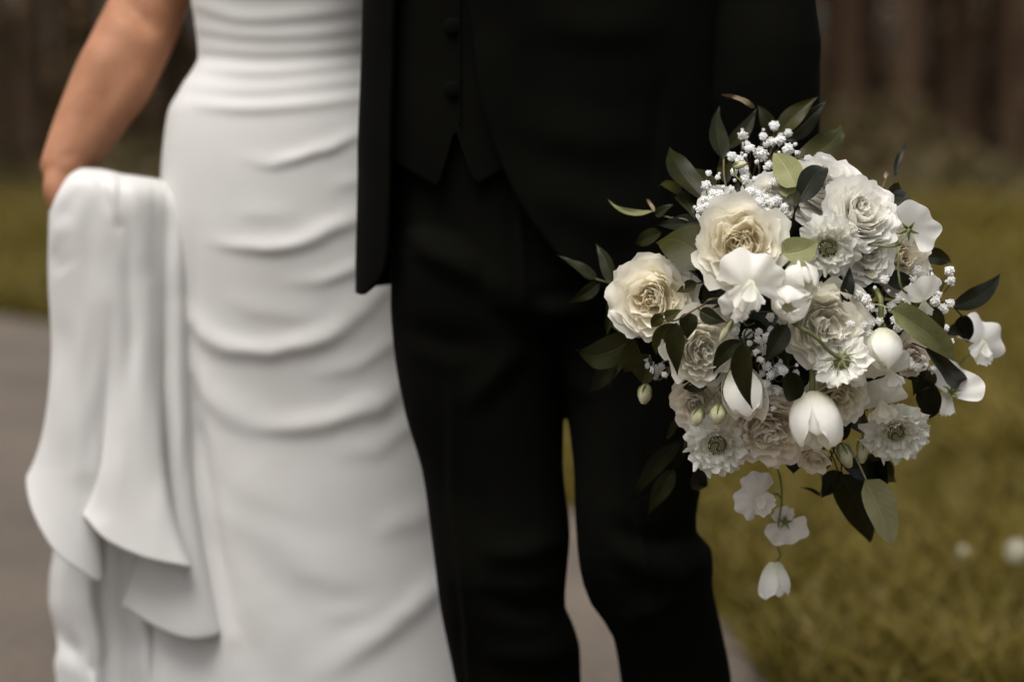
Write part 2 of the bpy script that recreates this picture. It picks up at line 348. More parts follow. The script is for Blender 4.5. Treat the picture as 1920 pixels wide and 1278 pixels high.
def wood():
    g = np.random.default_rng(11); parts = []
    for i in range(260):
        y = g.uniform(40, 64); x = g.uniform(-1, 1) * y * 1.3; r = g.uniform(.08, .24)
        V, F = tube([[x, y, 0], [x + g.normal(0, .1), y, 5], [x + g.normal(0, .3), y, 12]], [r, r * .8, r * .4], 7, caps=False)
        m = g.random(); parts.append((V, F, np.tile(np.array([.105, .062, .032]) * (1 - m) + np.array([.175, .103, .055]) * m, (len(V), 1))))
    cnt = 90000
    y = 38 + 28 * g.random(cnt) ** .7; x = g.uniform(-1, 1, cnt) * y * 1.35; z = np.where(g.random(cnt) < .3, g.random(cnt) ** 2 * 2.0, g.uniform(1.0, 14, cnt)) + .15
    c = np.c_[x, y, z]; a = g.normal(size=(cnt, 3)); a /= np.linalg.norm(a, axis=1)[:, None]; b = np.cross(a, g.normal(size=(cnt, 3))); b /= np.linalg.norm(b, axis=1)[:, None]
    s = g.uniform(.15, .42, cnt)[:, None]; V = np.stack([c - a * s, c + b * s * .6, c + a * s, c - b * s * .6], 1); m = g.random(cnt)[:, None]
    br = (g.random(cnt) < .5)[:, None]; C = np.where(br, np.array([.185, .110, .055]), np.array([.10, .070, .024]) * (1 - m) + np.array([.17, .12, .05]) * m)
    parts.append((V, np.arange(cnt * 4).reshape(-1, 4), np.repeat(C[:, None], 4, 1)))
    V, F, C = merge(parts); obj('far_wood', V, F, M_FOL, col=C, smooth=False, origin=(0, 50, 0), kind='stuff', label='dark brown wood beyond the forest edge')
wood()
def brush():
    g = np.random.default_rng(5); cnt = 40000
    x = g.uniform(-1, 1, cnt); y = 25 + 13 * g.random(cnt) ** .8; x = x * y * .95; z = g.random(cnt) ** 1.6 * (.15 + .45 * np.sin(x * .8) ** 2) * (1 + np.clip((y - 27) / 5, 0, 1) * np.where(x > 2, 1.6, .6))
    c = np.c_[x, y, z]; a = g.normal(size=(cnt, 3)) + [0, 0, 1]; a /= np.linalg.norm(a, axis=1)[:, None]; b = np.cross(a, g.normal(size=(cnt, 3))); b /= np.linalg.norm(b, axis=1)[:, None]
    s = g.uniform(.08, .2, cnt)[:, None]; V = np.stack([c - a * s, c + b * s * .4, c + a * s, c - b * s * .4], 1); m = g.random(cnt)[:, None]
    C = np.repeat((np.array([.055, .044, .012]) * (1 - m) + np.array([.135, .098, .038]) * m)[:, None], 4, 1)
    obj('undergrowth', V, np.arange(cnt * 4).reshape(-1, 4), M_FOL, col=C, smooth=False, origin=(0, 34, 0), kind='stuff', label='low brown green undergrowth along the forest edge')
brush()
# ------------------------------------------------------------------ people
def pchip(x, xs, ys):
    xs = np.asarray(xs, float); ys = np.asarray(ys, float); x = np.asarray(x, float)
    h = np.diff(xs); dl = np.diff(ys) / h; m = np.zeros_like(ys); m[0], m[-1] = dl[0], dl[-1]
    for i in range(1, len(xs) - 1):
        if dl[i - 1] * dl[i] > 0:
            w1, w2 = 2 * h[i] + h[i - 1], h[i] + 2 * h[i - 1]; m[i] = (w1 + w2) / (w1 / dl[i - 1] + w2 / dl[i])
    i = np.clip(np.searchsorted(xs, x) - 1, 0, len(xs) - 2); t = (x - xs[i]) / h[i]; t = np.clip(t, 0, 1)
    return ys[i] * (2 * t**3 - 3 * t**2 + 1) + h[i] * m[i] * (t**3 - 2 * t**2 + t) + ys[i + 1] * (-2 * t**3 + 3 * t**2) + h[i] * m[i + 1] * (t**3 - t**2)
def ridge(x, y, curve, amp, su, sd, trough=.35, ends=(1, 1)):
    """A soft fold along a curve: gentle on its upper side (width su), steep below (sd)."""
    C = catmull(curve, 36); 
    q = np.stack([x, y], -1); out = np.zeros(len(q))
    lo = C.min(0) - 4 * max(su, sd); hi = C.max(0) + 4 * max(su, sd); k = np.where(((q > lo) & (q < hi)).all(1))[0]
    if not len(k): return out
    qq = q[k]; best = np.full(len(k), 1e18); sg = np.ones(len(k)); t = np.zeros(len(k))
    for i in range(35):
        A = C[i]; D = C[i + 1] - A; u = np.clip(((qq - A) @ D) / (D @ D + 1e-12), 0, 1); r = qq - A - u[:, None] * D; d2 = (r * r).sum(1)
        n2 = np.array([-D[1], D[0]]); n2 = -n2 if n2[1] > 0 else n2; m = d2 < best
        best[m] = d2[m]; sg[m] = np.where(r[m] @ n2 >= 0, 1., -1.); t[m] = ((i + u) / 35)[m]
    d = np.sqrt(best); sm = lambda z: np.clip(z, 0, 1) ** 2 * (3 - 2 * np.clip(z, 0, 1))
    w = (sm(t / .4) if ends[0] else 1) * (sm((1 - t) / .4) if ends[1] else 1)
    h = np.where(sg > 0, np.exp(-(d / su) ** 2), np.exp(-(d / sd) ** 2)) - trough * np.exp(-((sg * d + 1.9 * sd) / (1.1 * sd)) ** 2)
    out[k] = amp * w * h; return out
def shell(rows, nr, nc, expo=2.3, bulge=None, arc=None):
    """Loft of super-ellipse rings. rows: (py, x left, x right, half depth, centre distance). Returns verts (nr,nc,3), outward normals."""
    rows = np.asarray(rows, float); py = np.linspace(rows[0, 0], rows[-1, 0], nr)
    xl, xr, hd, cdp = [pchip(py, rows[:, 0], rows[:, j]) for j in (1, 2, 3, 4)]
    A = W(xl, py, cdp); B = W(xr, py, cdp); cx = (A[:, 0] + B[:, 0]) / 2; hw = (B[:, 0] - A[:, 0]) / 2; z = A[:, 2]
    a = np.linspace(0, 2 * PI, nc, endpoint=False)[None] if arc is None else arc(py, cx, hw, cdp)
    c, s = np.cos(a), np.sin(a); e = 2 / expo
    x = cx[:, None] + hw[:, None] * np.sign(c) * abs(c) ** e; y = cdp[:, None] + hd[:, None] * np.sign(s) * abs(s) ** e
    V = np.stack(np.broadcast_arrays(x, y, z[:, None] + 0 * x), -1)
    nx = np.sign(c) * abs(c) ** (2 - e) / hw[:, None]; ny = np.sign(s) * abs(s) ** (2 - e) / hd[:, None]; l = np.sqrt(nx * nx + ny * ny) + 1e-9
    return V, np.stack(np.broadcast_arrays(nx / l, ny / l, 0 * x), -1), py
def closed_loft(rows, nr=40, nc=40, expo=2.2):
    V, Nn, py = shell(rows, nr, nc, expo); F = gridF(nr, nc, True).tolist(); V = V.reshape(-1, 3); m = len(V)
    V = np.concatenate([V, V[:nc].mean(0)[None], V[-nc:].mean(0)[None]]); l = (nr - 1) * nc
    F += [[(i + 1) % nc, i, m] for i in range(nc)] + [[l + i, l + (i + 1) % nc, m + 1] for i in range(nc)]
    return V, F
def head_parts(c, s=1.0):
    c = np.asarray(c, float)
    p = [ellipsoid(c + [0, 0, .02], (.076 * s, .095 * s, .105 * s)), ellipsoid(c + [0, -.025, -.055], (.055 * s, .065 * s, .062 * s)),
         ellipsoid(c + [0, -.098, -.012], (.012, .02, .024)), ellipsoid(c + [0, -.083, -.055], (.024, .012, .010))]
    for q in (-1, 1): p.append(ellipsoid(c + [q * .078, .01, -.005], (.009, .018, .03)))
    p.append(tube([c + [0, .015, -.07], c + [0, .025, -.19]], [.052 * s, .058 * s], 16)); return p
def hair(c, e, long):
    c = np.asarray(c, float); V, F = ellipsoid(c + [0, .018, .035], (.088, .100, .106), 28, 20)
    V = V + (vnoise(V, 40, 2) * .004)[:, None]; m = V[:, 2] - c[2] + (V[:, 1] - c[1]) * .9 > -.045
    V[~m] = c + (V[~m] - c) * .72
    parts = [(V, F)]
    if long: parts.append(ellipsoid(c + [0, .11, -.04], (.055, .05, .05)))
    V, F, _ = merge(parts); obj('hair', V, F, M_HAIR, e)
def eyes(c, e):
    for q in (-1, 1):
        V, F = ellipsoid(np.asarray(c) + [q * .032, -.076, .012], (.011, .011, .011), 12, 8); obj('eye', V, F, M_SHIRT, e)

# ---- the one in the white gown
BD = 2.92
bride = empty('person', (W(560, 1500, BD)[0], BD, 0), 'person in a white draped gown lifting the skirt with one hand', 'person')
swags = [  # (ridge line, height, width above, width below)
    ([(760, 222), (683, 254), (620, 280), (560, 296), (500, 302), (440, 300)], .0046, 17, 11),
    ([(760, 310), (690, 335), (640, 352), (600, 360)], .0016, 18, 14),
    ([(780, 350), (683, 405), (620, 437), (560, 460), (500, 471), (430, 464), (370, 440)], .0062, 22, 14),
    ([(790, 440), (683, 495), (640, 516), (600, 531), (520, 546)], .0034, 18, 13),
    ([(840, 420), (725, 531), (640, 607), (580, 640), (500, 658), (420, 648), (362, 606), (310, 560), (270, 520)], .0075, 25, 17),
    ([(860, 640), (750, 722), (700, 758), (640, 789), (560, 806), (500, 806), (420, 780)], .0066, 26, 18),
    ([(560, 800), (470, 790), (400, 746), (356, 690), (310, 620), (270, 560)], .0060, 34, 24),
    ([(640, 960), (560, 950), (480, 918), (420, 850), (370, 770), (320, 690), (280, 620)], .0050, 52, 34),
    ([(800, 1085), (700, 1086), (600, 1062), (520, 1020), (430, 945), (360, 850), (310, 770)], .0048, 50, 38),
    ([(900, 1010), (832, 1085), (780, 1140), (720, 1190), (640, 1236), (560, 1262)], .0062, 28, 20),
    ([(560, 1330), (540, 1240), (480, 1120), (420, 1005), (370, 900), (330, 820)], .0060, 44, 34),
    ([(460, 1350), (438, 1220), (405, 1090), (370, 990)], .0055, 28, 26),
    ([(420, 560), (480, 585), (560, 590), (620, 572)], .0018, 20, 16), ([(560, 700), (640, 690), (720, 640), (790, 580)], .0020, 20, 16), ([(620, 860), (690, 840), (760, 790), (830, 740)], .0022, 24, 18),
    ([(430, 385), (500, 398), (580, 388)], .0012, 22, 18), ([(700, 1010), (780, 975), (850, 920)], .0024, 30, 22), ([(590, 1150), (680, 1150), (770, 1100)], .0020, 30, 24)]
pleats = [([(372, 12), (450, 34), (560, 30), (700, 12)], .0045), ([(365, 52), (470, 66), (590, 64), (710, 48)], .0042), ([(372, 88), (480, 98), (600, 94), (715, 80)], .0042),
          ([(368, 124), (480, 134), (600, 126), (720, 110)], .0045), ([(345, 160), (470, 168), (600, 158), (730, 140)], .004), ([(380, 196), (470, 202), (600, 192), (740, 172)], .0055),
          ([(360, -30), (470, -18), (600, -22), (720, -35)], .004), ([(350, -75), (470, -60), (600, -64), (720, -80)], .004)]
rows = [(-170, 338, 735, .105, BD), (-110, 340, 738, .118, BD), (-60, 350, 730, .112, BD), (0, 360, 725, .102, BD), (105, 373, 722, .098, BD), (160, 344, 748, .108, BD), (212, 317, 778, .120, BD), (335, 304, 822, .135, BD),
        (480, 300, 858, .142, BD), (700, 285, 885, .142, BD + .005), (900, 270, 930, .150, BD + .01), (1278, 235, 1010, .185, BD + .03), (1565, 200, 1090, .23, BD + .05)]
V, Nn, py = shell(rows, 380, 300, 2.35)
vx, vy = PX(V); fx_, fy_ = vx.ravel(), vy.ravel(); front = np.clip(-Nn[..., 1] * 2.2, 0, 1).ravel()
h = np.zeros(fx_.shape); q_ = np.c_[fx_, fy_, 0 * fx_]; wx_ = fx_ + 12 * vnoise(q_, 1 / 90., 3) + 4 * vnoise(q_, 1 / 34., 13); wy_ = fy_ + 13 * vnoise(q_, 1 / 110., 4) + 4 * vnoise(q_, 1 / 40., 14)
for c, amp, su, sd_ in swags: h += ridge(wx_, wy_, c, amp, su, sd_, .0)
for c, amp in pleats: h += ridge(fx_, fy_, [(c[0][0] - 60, c[0][1] - 8)] + c + [(c[-1][0] + 60, c[-1][1] - 10)], amp * .55, 15, 12, .1)
h += ridge(fx_, fy_, [(354, 395), (352, 560), (364, 760), (392, 930), (424, 1110), (440, 1200)], -.012, 17, 17, 0)
h += .0012 * vnoise(V.reshape(-1, 3), 9, 4) + .0022 * vnoise(V.reshape(-1, 3) * [1, 1, .6], 4, 8)
low = np.clip((fy_ - 900) / 600, 0, 1); ang = np.arctan2(Nn[..., 1], Nn[..., 0]).ravel(); h += low * .02 * np.sin(ang * 11 + 1.5 * np.sin(ang * 3)) * (1 - .7 * front)
V = V.reshape(-1, 3) + Nn.reshape(-1, 3) * (h * np.maximum(front, low * .8))[:, None]
dress = obj('dress', V, gridF(380, 300, True), M_DRESS, bride, label='white draped wedding gown with soft swag folds')
# the lifted part of the skirt: hangs from the hand in a cascade
casc = np.array([  # top px, py, distance, hem px, py, distance
    (300, 338, 2.885, 230, 880, 2.93), (180, 322, 2.885, 110, 880, 2.90), (120, 335, 2.86, 62, 885, 2.86), (99, 365, 2.83, 52, 905, 2.82), (97, 374, 2.805, 64, 962, 2.785), (108, 345, 2.79, 102, 1030, 2.765),
    (142, 320, 2.783, 150, 1069, 2.763), (184, 319, 2.783, 187, 1089, 2.775), (212, 324, 2.786, 194, 1040, 2.795), (222, 327, 2.788, 170, 980, 2.785), (230, 329, 2.787, 160, 968, 2.762), (239, 330, 2.786, 200, 1012, 2.742),
    (254, 332, 2.788, 270, 1044, 2.737), (274, 335, 2.797, 345, 1061, 2.742), (288, 337, 2.808, 353, 1070, 2.768), (298, 340, 2.813, 302, 1102, 2.790), (306, 343, 2.818, 230, 1130, 2.802), (315, 347, 2.823, 250, 1147, 2.800),
    (325, 352, 2.828, 300, 1178, 2.780), (335, 358, 2.834, 360, 1198, 2.766), (346, 370, 2.842, 413, 1186, 2.782), (352, 380, 2.862, 405, 1150, 2.845), (354, 385, 2.885, 330, 1120, 2.875)])
nS, nT = 300, 150
Cs = catmull(casc, nS); ker = np.exp(-(np.arange(-60, 61) / 44.) ** 2); ker /= ker.sum()
hx = np.convolve(np.pad(Cs[:, 3], 60, 'edge'), ker, 'valid'); t = np.linspace(0, 1, nT)[:, None]
sx = Cs[None, :, 0] + (hx - Cs[:, 0])[None] * t ** 1.5 + (Cs[:, 3] - hx)[None] * t ** 4.5
hys = np.convolve(np.pad(Cs[:, 4], 60, 'edge'), ker, 'valid'); sy = Cs[None, :, 1] + (hys - Cs[:, 1])[None] * t + (Cs[:, 4] - hys)[None] * t ** 4
hdp = np.convolve(np.pad(Cs[:, 5], 60, 'edge'), ker, 'valid'); tdp = np.convolve(np.pad(Cs[:, 2], 60, 'edge'), ker, 'valid')
sdp = tdp[None] + (Cs[:, 2] - tdp)[None] * (1 - t) ** 7 + (hdp - tdp)[None] * t ** 1.1 + (Cs[:, 5] - hdp)[None] * t ** 3.0
sel = np.linspace(0, 22, nS)[None] > 3.2
sdp = sdp - .022 * np.exp(-((np.linspace(0, 22, nS)[None] - 19.6) / 2.2) ** 2) * np.sin(PI * np.clip(t, 0, 1)) ** .6
sdp = sdp + np.where(sel, .05, -.01) * np.exp(-t / .022) * (t < .2)
ff = np.zeros(sx.size); X_, Y_ = sx.ravel(), sy.ravel(); m = np.broadcast_to(sel, sx.shape).ravel()
for c, amp, s_ in (([(180, 318), (190, 345), (205, 385), (222, 440)], -.008, 8), ([(206, 318), (212, 350), (217, 400), (218, 428)], .008, 9), ([(228, 400), (236, 480), (240, 600), (236, 690), (226, 800)], -.008, 13),
                   ([(135, 330), (150, 420), (165, 520), (175, 700), (165, 880)], .011, 38), ([(300, 430), (312, 560), (322, 760), (335, 950)], .010, 30), ([(266, 470), (278, 650), (288, 850), (296, 980)], -.006, 16),
                   ([(94, 478), (112, 492), (130, 512)], -.005, 16), ([(84, 456), (104, 440), (140, 405)], .007, 14), ([(98, 620), (92, 760), (88, 880)], .008, 26), ([(200, 560), (205, 720), (196, 900)], -.006, 24),
                   ([(250, 345), (262, 420), (268, 520)], .006, 14), ([(345, 400), (338, 470), (340, 560)], .006, 16), ([(150, 880), (170, 940), (185, 990)], -.006, 20), ([(178, 330), (150, 400), (120, 500), (110, 640)], .004, 16), ([(200, 340), (196, 440), (200, 560), (212, 700)], .005, 16), ([(240, 340), (290, 420), (310, 540)], -.004, 16), ([(165, 335), (140, 380), (112, 430)], -.004, 12), ([(262, 500), (262, 640), (268, 800), (280, 960)], .005, 18)):
    ff += ridge(X_ + 6 * vnoise(np.c_[X_, Y_, 0 * X_], 1 / 70., 5), Y_, c, amp * .5, s_ * 1.4, s_ * 1.4, 0)
q_ = np.c_[X_, Y_, 40 * sdp.ravel()]; env = np.broadcast_to(np.sin(PI * np.clip(t, 0, 1)) ** .7, sx.shape)
sdp = sdp - (ff * m).reshape(sdp.shape) - env * (.0050 * vnoise(q_ * [1, .11, 0], 1 / 46., 21) + .0012 * vnoise(q_ * [1, .3, 0], 1 / 24., 22)).reshape(sdp.shape)
sx = sx + env * (9 * vnoise(q_ * [.4, 1, 0], 1 / 170., 23)).reshape(sx.shape) * np.clip((354 - sx) / 60, .15, 1)
V = W(sx, sy, sdp); Vn = vnoise(V.reshape(-1, 3), 14, 6).reshape(V.shape[:2]); V[..., 1] += Vn * .0015
o = obj('lifted_skirt', V, gridF(nT, nS), M_DRESS, dress, label='gathered fold of the white skirt held up in the hand')
md = o.modifiers.new('thick', 'SOLIDIFY'); md.thickness = .0025
# the layer of the skirt that falls behind it to the ground
nS, nT = 160, 120; s = np.linspace(0, 1, nS)[None]; pyb = np.linspace(800, 1592, nT)[:, None]
left = pchip(pyb[:, 0], [800, 900, 1035, 1085, 1120, 1185, 1212, 1245, 1285, 1400, 1592], [135, 118, 102, 95, 94, 107, 110, 105, 110, 100, 92])[:, None]
right = pchip(pyb[:, 0], [800, 1278, 1592], [360, 455, 520])[:, None]
bx = left + (right - left) * s; am = np.clip((pyb - 850) / 300, 0, 1)
bd = 2.885 - .055 * s - .05 * np.clip((pyb - 950) / 500, 0, 1) * s + am * (.011 * np.sin(2 * PI * (s * 3.3 + .1)) + .005 * np.sin(2 * PI * (s * 6.9 + pyb / 900))) + .05 * (1 - s) ** 6
bd = bd + am * .014 * np.exp(-((pyb - 1200 - 330 * (s - .05)) / 26) ** 2) * (s < .22)
o = obj('skirt_layer', W(bx, pyb, bd), gridF(nT, nS), M_DRESS, dress); md = o.modifiers.new('thick', 'SOLIDIFY'); md.thickness = .0025
# body
hd_ = np.array([W(545, 0, BD + .02)[0], BD + .02, 1.655])
sh = 1.44
def wp(px, py, d): return W(px, py, d)
parts = head_parts(hd_, .95)
cxb = hd_[0]
parts += [tube([[cxb, BD + .04, 1.5], [cxb, BD + .03, 1.42], [cxb, BD, 1.3], [cxb + .0, BD, 1.15], [cxb + .01, BD, .98], [cxb + .02, BD, .86]], [.05, .11, .115, .09, .115, .12], 20, 18, flat=.7, axis=(0, -1, 0))]
for q in (-1, 1):
    parts.append(tube([[cxb + q * .05, BD + .03, 1.45], [cxb + q * .12, BD + .03, sh], [cxb + q * .17, BD + .03, sh - .035]], [.05, .055, .05], 14, 8))
    parts.append(tube([[cxb + q * .075, BD + .02, .88], [cxb + q * .075, BD + .01, .5], [cxb + q * .07, BD + .03, .12], [cxb + q * .07, BD - .06, .06]], [.085, .055, .035, .03], 14, 20))
armp = [np.array([cxb - .17, BD + .03, sh - .035]), wp(330, -110, 2.985), wp(289, -12, 2.995), wp(252, 70, 2.965), wp(214, 148, 2.935), wp(167, 230, 2.895), wp(130, 296, 2.86), wp(113, 332, 2.84)]
parts.append(tube(armp, [.05, .053, .055, .058, .0575, .049, .037, .031], 24, 40))
palm = [wp(113, 332, 2.84), wp(114, 362, 2.833), wp(126, 398, 2.825)]
parts.append(tube(palm, [.030, .034, .028], 16, 8, flat=.75, axis=(1, 0, 0)))
for i in range(4):
    b0 = wp(104 + 12 * i, 392 - 2 * i, 2.845 - .012 * i); k = (1, 1.12, 1.05, .85)[i]
    parts.append(tube([b0 + [0, .004, .012], b0 + np.array([.004, -.006, -.026]) * k, b0 + np.array([.026, -.004, -.040]) * k, b0 + np.array([.040, .008, -.022]) * k], [.0095, .009, .0082, .007], 10, 12))
b0 = wp(140, 352, 2.835); parts.append(tube([wp(124, 348, 2.84), b0 + [.004, -.012, -.008], b0 + [.022, -.014, -.030], b0 + [.030, -.006, -.052]], [.014, .012, .0098, .008], 10, 12))
arm2 = [np.array([cxb + .17, BD + .03, sh - .035]), np.array([cxb + .24, BD + .17, 1.26]), np.array([cxb + .36, BD + .10, 1.14]), np.array([cxb + .47, BD + .03, 1.12])]
parts.append(tube(arm2, [.05, .047, .04, .028], 16, 30)); hnd = arm2[-1]
parts.append(tube([hnd, hnd + [.04, -.002, 0], hnd + [.085, -.004, -.005]], [.028, .034, .03], 14, 8, flat=.5, axis=(0, -1, 0)))
for i in range(4):
    b0 = hnd + [.08, -.004, .024 - .018 * i]; parts.append(tube([b0, b0 + [.03, -.004, 0], b0 + [.06, -.012, -.002]], [.0088, .008, .0068], 8, 8))
b0 = hnd + [.03, -.004, .025]; parts.append(tube([b0, b0 + [.025, -.004, .022], b0 + [.05, -.01, .03]], [.012, .010, .008], 8, 8))
def arm_disp(v, nn):
    x, y = PX(v); f = np.clip(-nn[:, 1] * 2, 0, 1); h = .0008 * vnoise(v, 25, 3)
    for c, a, s_ in (([(196, -25), (240, 8), (275, 40), (296, 75)], -.012, 20), ([(262, 70), (215, 160), (150, 268)], -.005, 30), ([(190, 60), (160, 130), (120, 215)], .004, 26), ([(300, 60), (280, 130), (240, 200)], .004, 22), ([(150, 280), (130, 292), (105, 296)], -.002, 10)):
        h = h + f * ridge(x, y, c, a, s_, s_, 0)
    return h
baked('body', parts, M_SKIN, .0055, 5, bride, disp=arm_disp, label='bare forearm and hand holding up the skirt'); hair(hd_, bride, True); eyes(hd_, bride)

# ---- the one in the black suit
GD = 2.60
groom = empty('person', (W(1030, 1500, GD)[0], GD, 0), 'person in a black three piece suit holding the white bouquet', 'person')
# trousers
legL = [(340, 790, 950, .05, GD + .02), (410, 750, 985, .095, GD + .005), (480, 730, 1005, .113, GD), (560, 730, 1030, .112, GD), (650, 738, 1050, .105, GD), (760, 757, 1054, .098, GD), (880, 792, 1058, .090, GD), (1000, 810, 1069, .083, GD - .01), (1060, 818, 1065, .082, GD - .015),
        (1130, 827, 1060, .078, GD - .005), (1200, 840, 1084, .077, GD + .01), (1278, 856, 1087, .076, GD + .02), (1450, 880, 1085, .074, GD + .03), (1640, 895, 1090, .078, GD + .02)]
legR = [(340, 1090, 1280, .05, GD + .02), (410, 1045, 1320, .095, GD + .005), (480, 1022, 1335, .113, GD), (560, 1030, 1338, .112, GD - .005), (650, 1045, 1336, .106, GD - .01), (760, 1064, 1330, .100, GD - .02), (880, 1074, 1316, .092, GD - .035), (935, 1076, 1308, .09, GD - .045), (985, 1079, 1302, .088, GD - .05),
        (1040, 1083, 1338, .086, GD - .055), (1090, 1092, 1335, .082, GD - .045), (1140, 1113, 1344, .078, GD - .03), (1180, 1148, 1353, .074, GD - .015), (1278, 1166, 1371, .072, GD + .01), (1450, 1180, 1380, .072, GD + .04), (1620, 1180, 1395, .078, GD + .05)]
pelv = [(60, 735, 1310, .118, GD + .01), (200, 735, 1320, .122, GD + .01), (350, 731, 1330, .126, GD + .01), (480, 728, 1338, .128, GD + .01), (560, 732, 1340, .118, GD), (610, 760, 1320, .08, GD)]
tf = [([(1335, 1045), (1250, 1070), (1130, 1020)], .009, 22), ([(1338, 1095), (1250, 1120), (1150, 1178)], .008, 20), ([(1300, 985), (1230, 1010), (1130, 985)], -.006, 18), ([(985, 600), (1080, 585), (1200, 560)], .007, 20), ([(990, 560), (1090, 545), (1230, 500)], -.005, 18),
      ([(1005, 640), (1060, 690), (1130, 760)], .006, 22), ([(1068, 1000), (980, 1035), (880, 1015)], .006, 24), ([(1062, 1130), (980, 1145), (890, 1100)], -.006, 20), ([(1085, 1200), (1000, 1230), (900, 1210)], .006, 24), ([(845, 640), (850, 900), (885, 1278), (930, 1600)], .004, 9),
      ([(1205, 720), (1200, 1000), (1255, 1278), (1270, 1600)], .004, 9), ([(968, 350), (975, 480), (985, 600)], .004, 10), ([(740, 420), (830, 480), (950, 560)], .006, 24), ([(990, 640), (930, 700), (860, 780)], .006, 24), ([(740, 600), (820, 640), (930, 650)], -.004, 22)]
def trouser_disp(v, nn):
    x, y = PX(v); h = .0018 * vnoise(v, 12, 3) + .0025 * vnoise(v * [1, 1, .5], 7, 9)
    f = np.clip(-nn[:, 1] * 2, 0, 1)
    for c, a, s_ in tf: h = h + f * ridge(x + 8 * vnoise(v, 14, 7), y + 8 * vnoise(v, 14, 8), c, a * 1.35, s_ * 1.2, s_ * .9, .3)
    return h
baked('trousers', [closed_loft(legL), closed_loft(legR), closed_loft(pelv)], M_WOOL, .0042, 3, groom, disp=trouser_disp, label='black wool trousers with a bent knee')
# waistcoat with its notched hem
vrows = [(-420, 760, 1290, .12, GD + .02), (-200, 722, 1330, .135, GD + .02), (0, 716, 1318, .132, GD + .015), (200, 712, 1326, .134, GD + .012), (370, 712, 1336, .136, GD + .012)]
nr, nc = 90, 240
Vv, Nv, pyv = shell(vrows, nr, nc, 2.4)
vx, vy = PX(Vv); isf = Nv[..., 1] < .15
hem = np.interp(vx[-1], [650, 738, 780, 820, 838, 855, 872, 892, 960, 1340], [300, 306, 330, 354, 300, 240, 296, 350, 310, 290]); hem = np.where(isf[-1], hem, 295)
for j in range(nc):
    zt = Vv[:, j, 2]; ztop = zt[0]; zb = W(vx[-1, j], hem[j], Vv[-1, j, 1])[2]; zz = np.linspace(ztop, zb, nr)
    for ax in (0, 1): Vv[:, j, ax] = np.interp(-zz, -zt, Vv[:, j, ax])
    Vv[:, j, 2] = zz
vest = obj('waistcoat', Vv, gridF(nr, nc, True), M_WOOL, groom, label='black buttoned waistcoat with notched hem'); md = vest.modifiers.new('thick', 'SOLIDIFY'); md.thickness = .004; md.offset = 1
def on_front(rows, px, py_, off=.003, expo=2.4):
    rows = np.asarray(rows, float); xl, xr, hd, c = [pchip(np.array([float(py_)]), rows[:, 0], rows[:, j])[0] for j in (1, 2, 3, 4)]
    mid, hw = (xl + xr) / 2, (xr - xl) / 2; q = min(1, abs((px - mid) / hw)); return W(px, py_, c - hd * (1 - q ** expo) ** (1 / expo) - off)
for py_ in (-190, -70, 50, 168):
    c = on_front(vrows, 848, py_, .006); V, F = ellipsoid(c, (.0108, .0035, .0108), 20, 12); bt = obj('button', V, F, M_WOOL, vest)
    a = np.linspace(0, 2 * PI, 25)[:-1]; V, F = tube(np.c_[c[0] + .0098 * np.cos(a), 0 * a + c[1] + .001, c[2] + .0098 * np.sin(a)], .0014, 6, caps=False, axis=(0, 1, 0))
V, F = tube([on_front(vrows, 862, p, .0045) for p in (-260, -100, 50, 160, 236)], .0011, 6, 24, axis=(0, 1, 0)); obj('front_edge', V, F, M_WOOL, vest)
# jacket: open in front, right-hand panel cut away in a curve
jrows = [(-420, 740, 1330, .125, GD + .03), (-380, 715, 1352, .14, GD + .03), (-200, 700, 1345, .15, GD + .025), (0, 695, 1332, .146, GD + .02), (150, 692, 1334, .146, GD + .018), (300, 687, 1342, .148, GD + .018), (450, 683, 1352, .152, GD + .018), (545, 681, 1362, .154, GD + .018)]
jl = ([-420, -150, 0, 250, 440, 490, 515, 532, 545], [872, 775, 748, 740, 736, 731, 718, 700, 684])
jr = ([-420, -150, 0, 100, 200, 300, 400, 470, 520, 545], [900, 872, 884, 893, 908, 940, 992, 1050, 1115, 1180])
EX = 2.4
def jarc(py, cx, hw, cdp):
    out = []
    for p, c0, w, d in zip(py, cx, hw, cdp):
        def ang(px):
            X = W(px, p, d - .10)[0]; q = np.clip((X - c0) / w, -.9999, .9999); cc = abs(q) ** (EX / 2) * np.sign(q); return -math.acos(cc)   # front: sin < 0
        a0, a1 = ang(pchip(np.array([p]), *jl)[0]), ang(pchip(np.array([p]), *jr)[0])
        out.append(np.linspace(a1, 2 * PI + a0, 260))
    return np.array(out)
Vj, Nj, pj = shell(jrows, 170, 260, EX, arc=jarc)
vx, vy = PX(Vj); hj = .002 * vnoise(Vj.reshape(-1, 3), 8, 2) + .0012 * vnoise(Vj.reshape(-1, 3), 20, 5)
ffj = np.clip(-Nj[..., 1] * 2, 0, 1).ravel()
for c, a, s_ in (([(1000, 30), (1120, 60), (1260, 40)], .005, 30), ([(960, 200), (1080, 260), (1250, 250)], .005, 34), ([(1000, 330), (1100, 400), (1240, 420)], .005, 34), ([(1240, 120), (1225, 260), (1215, 400)], -.003, 12)):
    hj = hj + ffj * ridge(vx.ravel(), vy.ravel(), c, a, s_ * 1.4, s_, .3)
Vj = Vj.reshape(-1, 3) + Nj.reshape(-1, 3) * (hj + .004)[:, None]
jacket = obj('jacket', Vj, gridF(170, 260), M_WOOL, groom, label='open black suit jacket with curved front'); md = jacket.modifiers.new('thick', 'SOLIDIFY'); md.thickness = .006; md.offset = -1
jx, jy = PX(Vj); jf = np.where(Nj.reshape(-1, 3)[:, 1] < -.2)[0]
def on_jacket(x, y, off):
    q = jf[np.argsort((jx[jf] - x) ** 2 + (jy[jf] - y) ** 2)[:6]]; return W(x, y, Vj[q, 1].mean() - off)
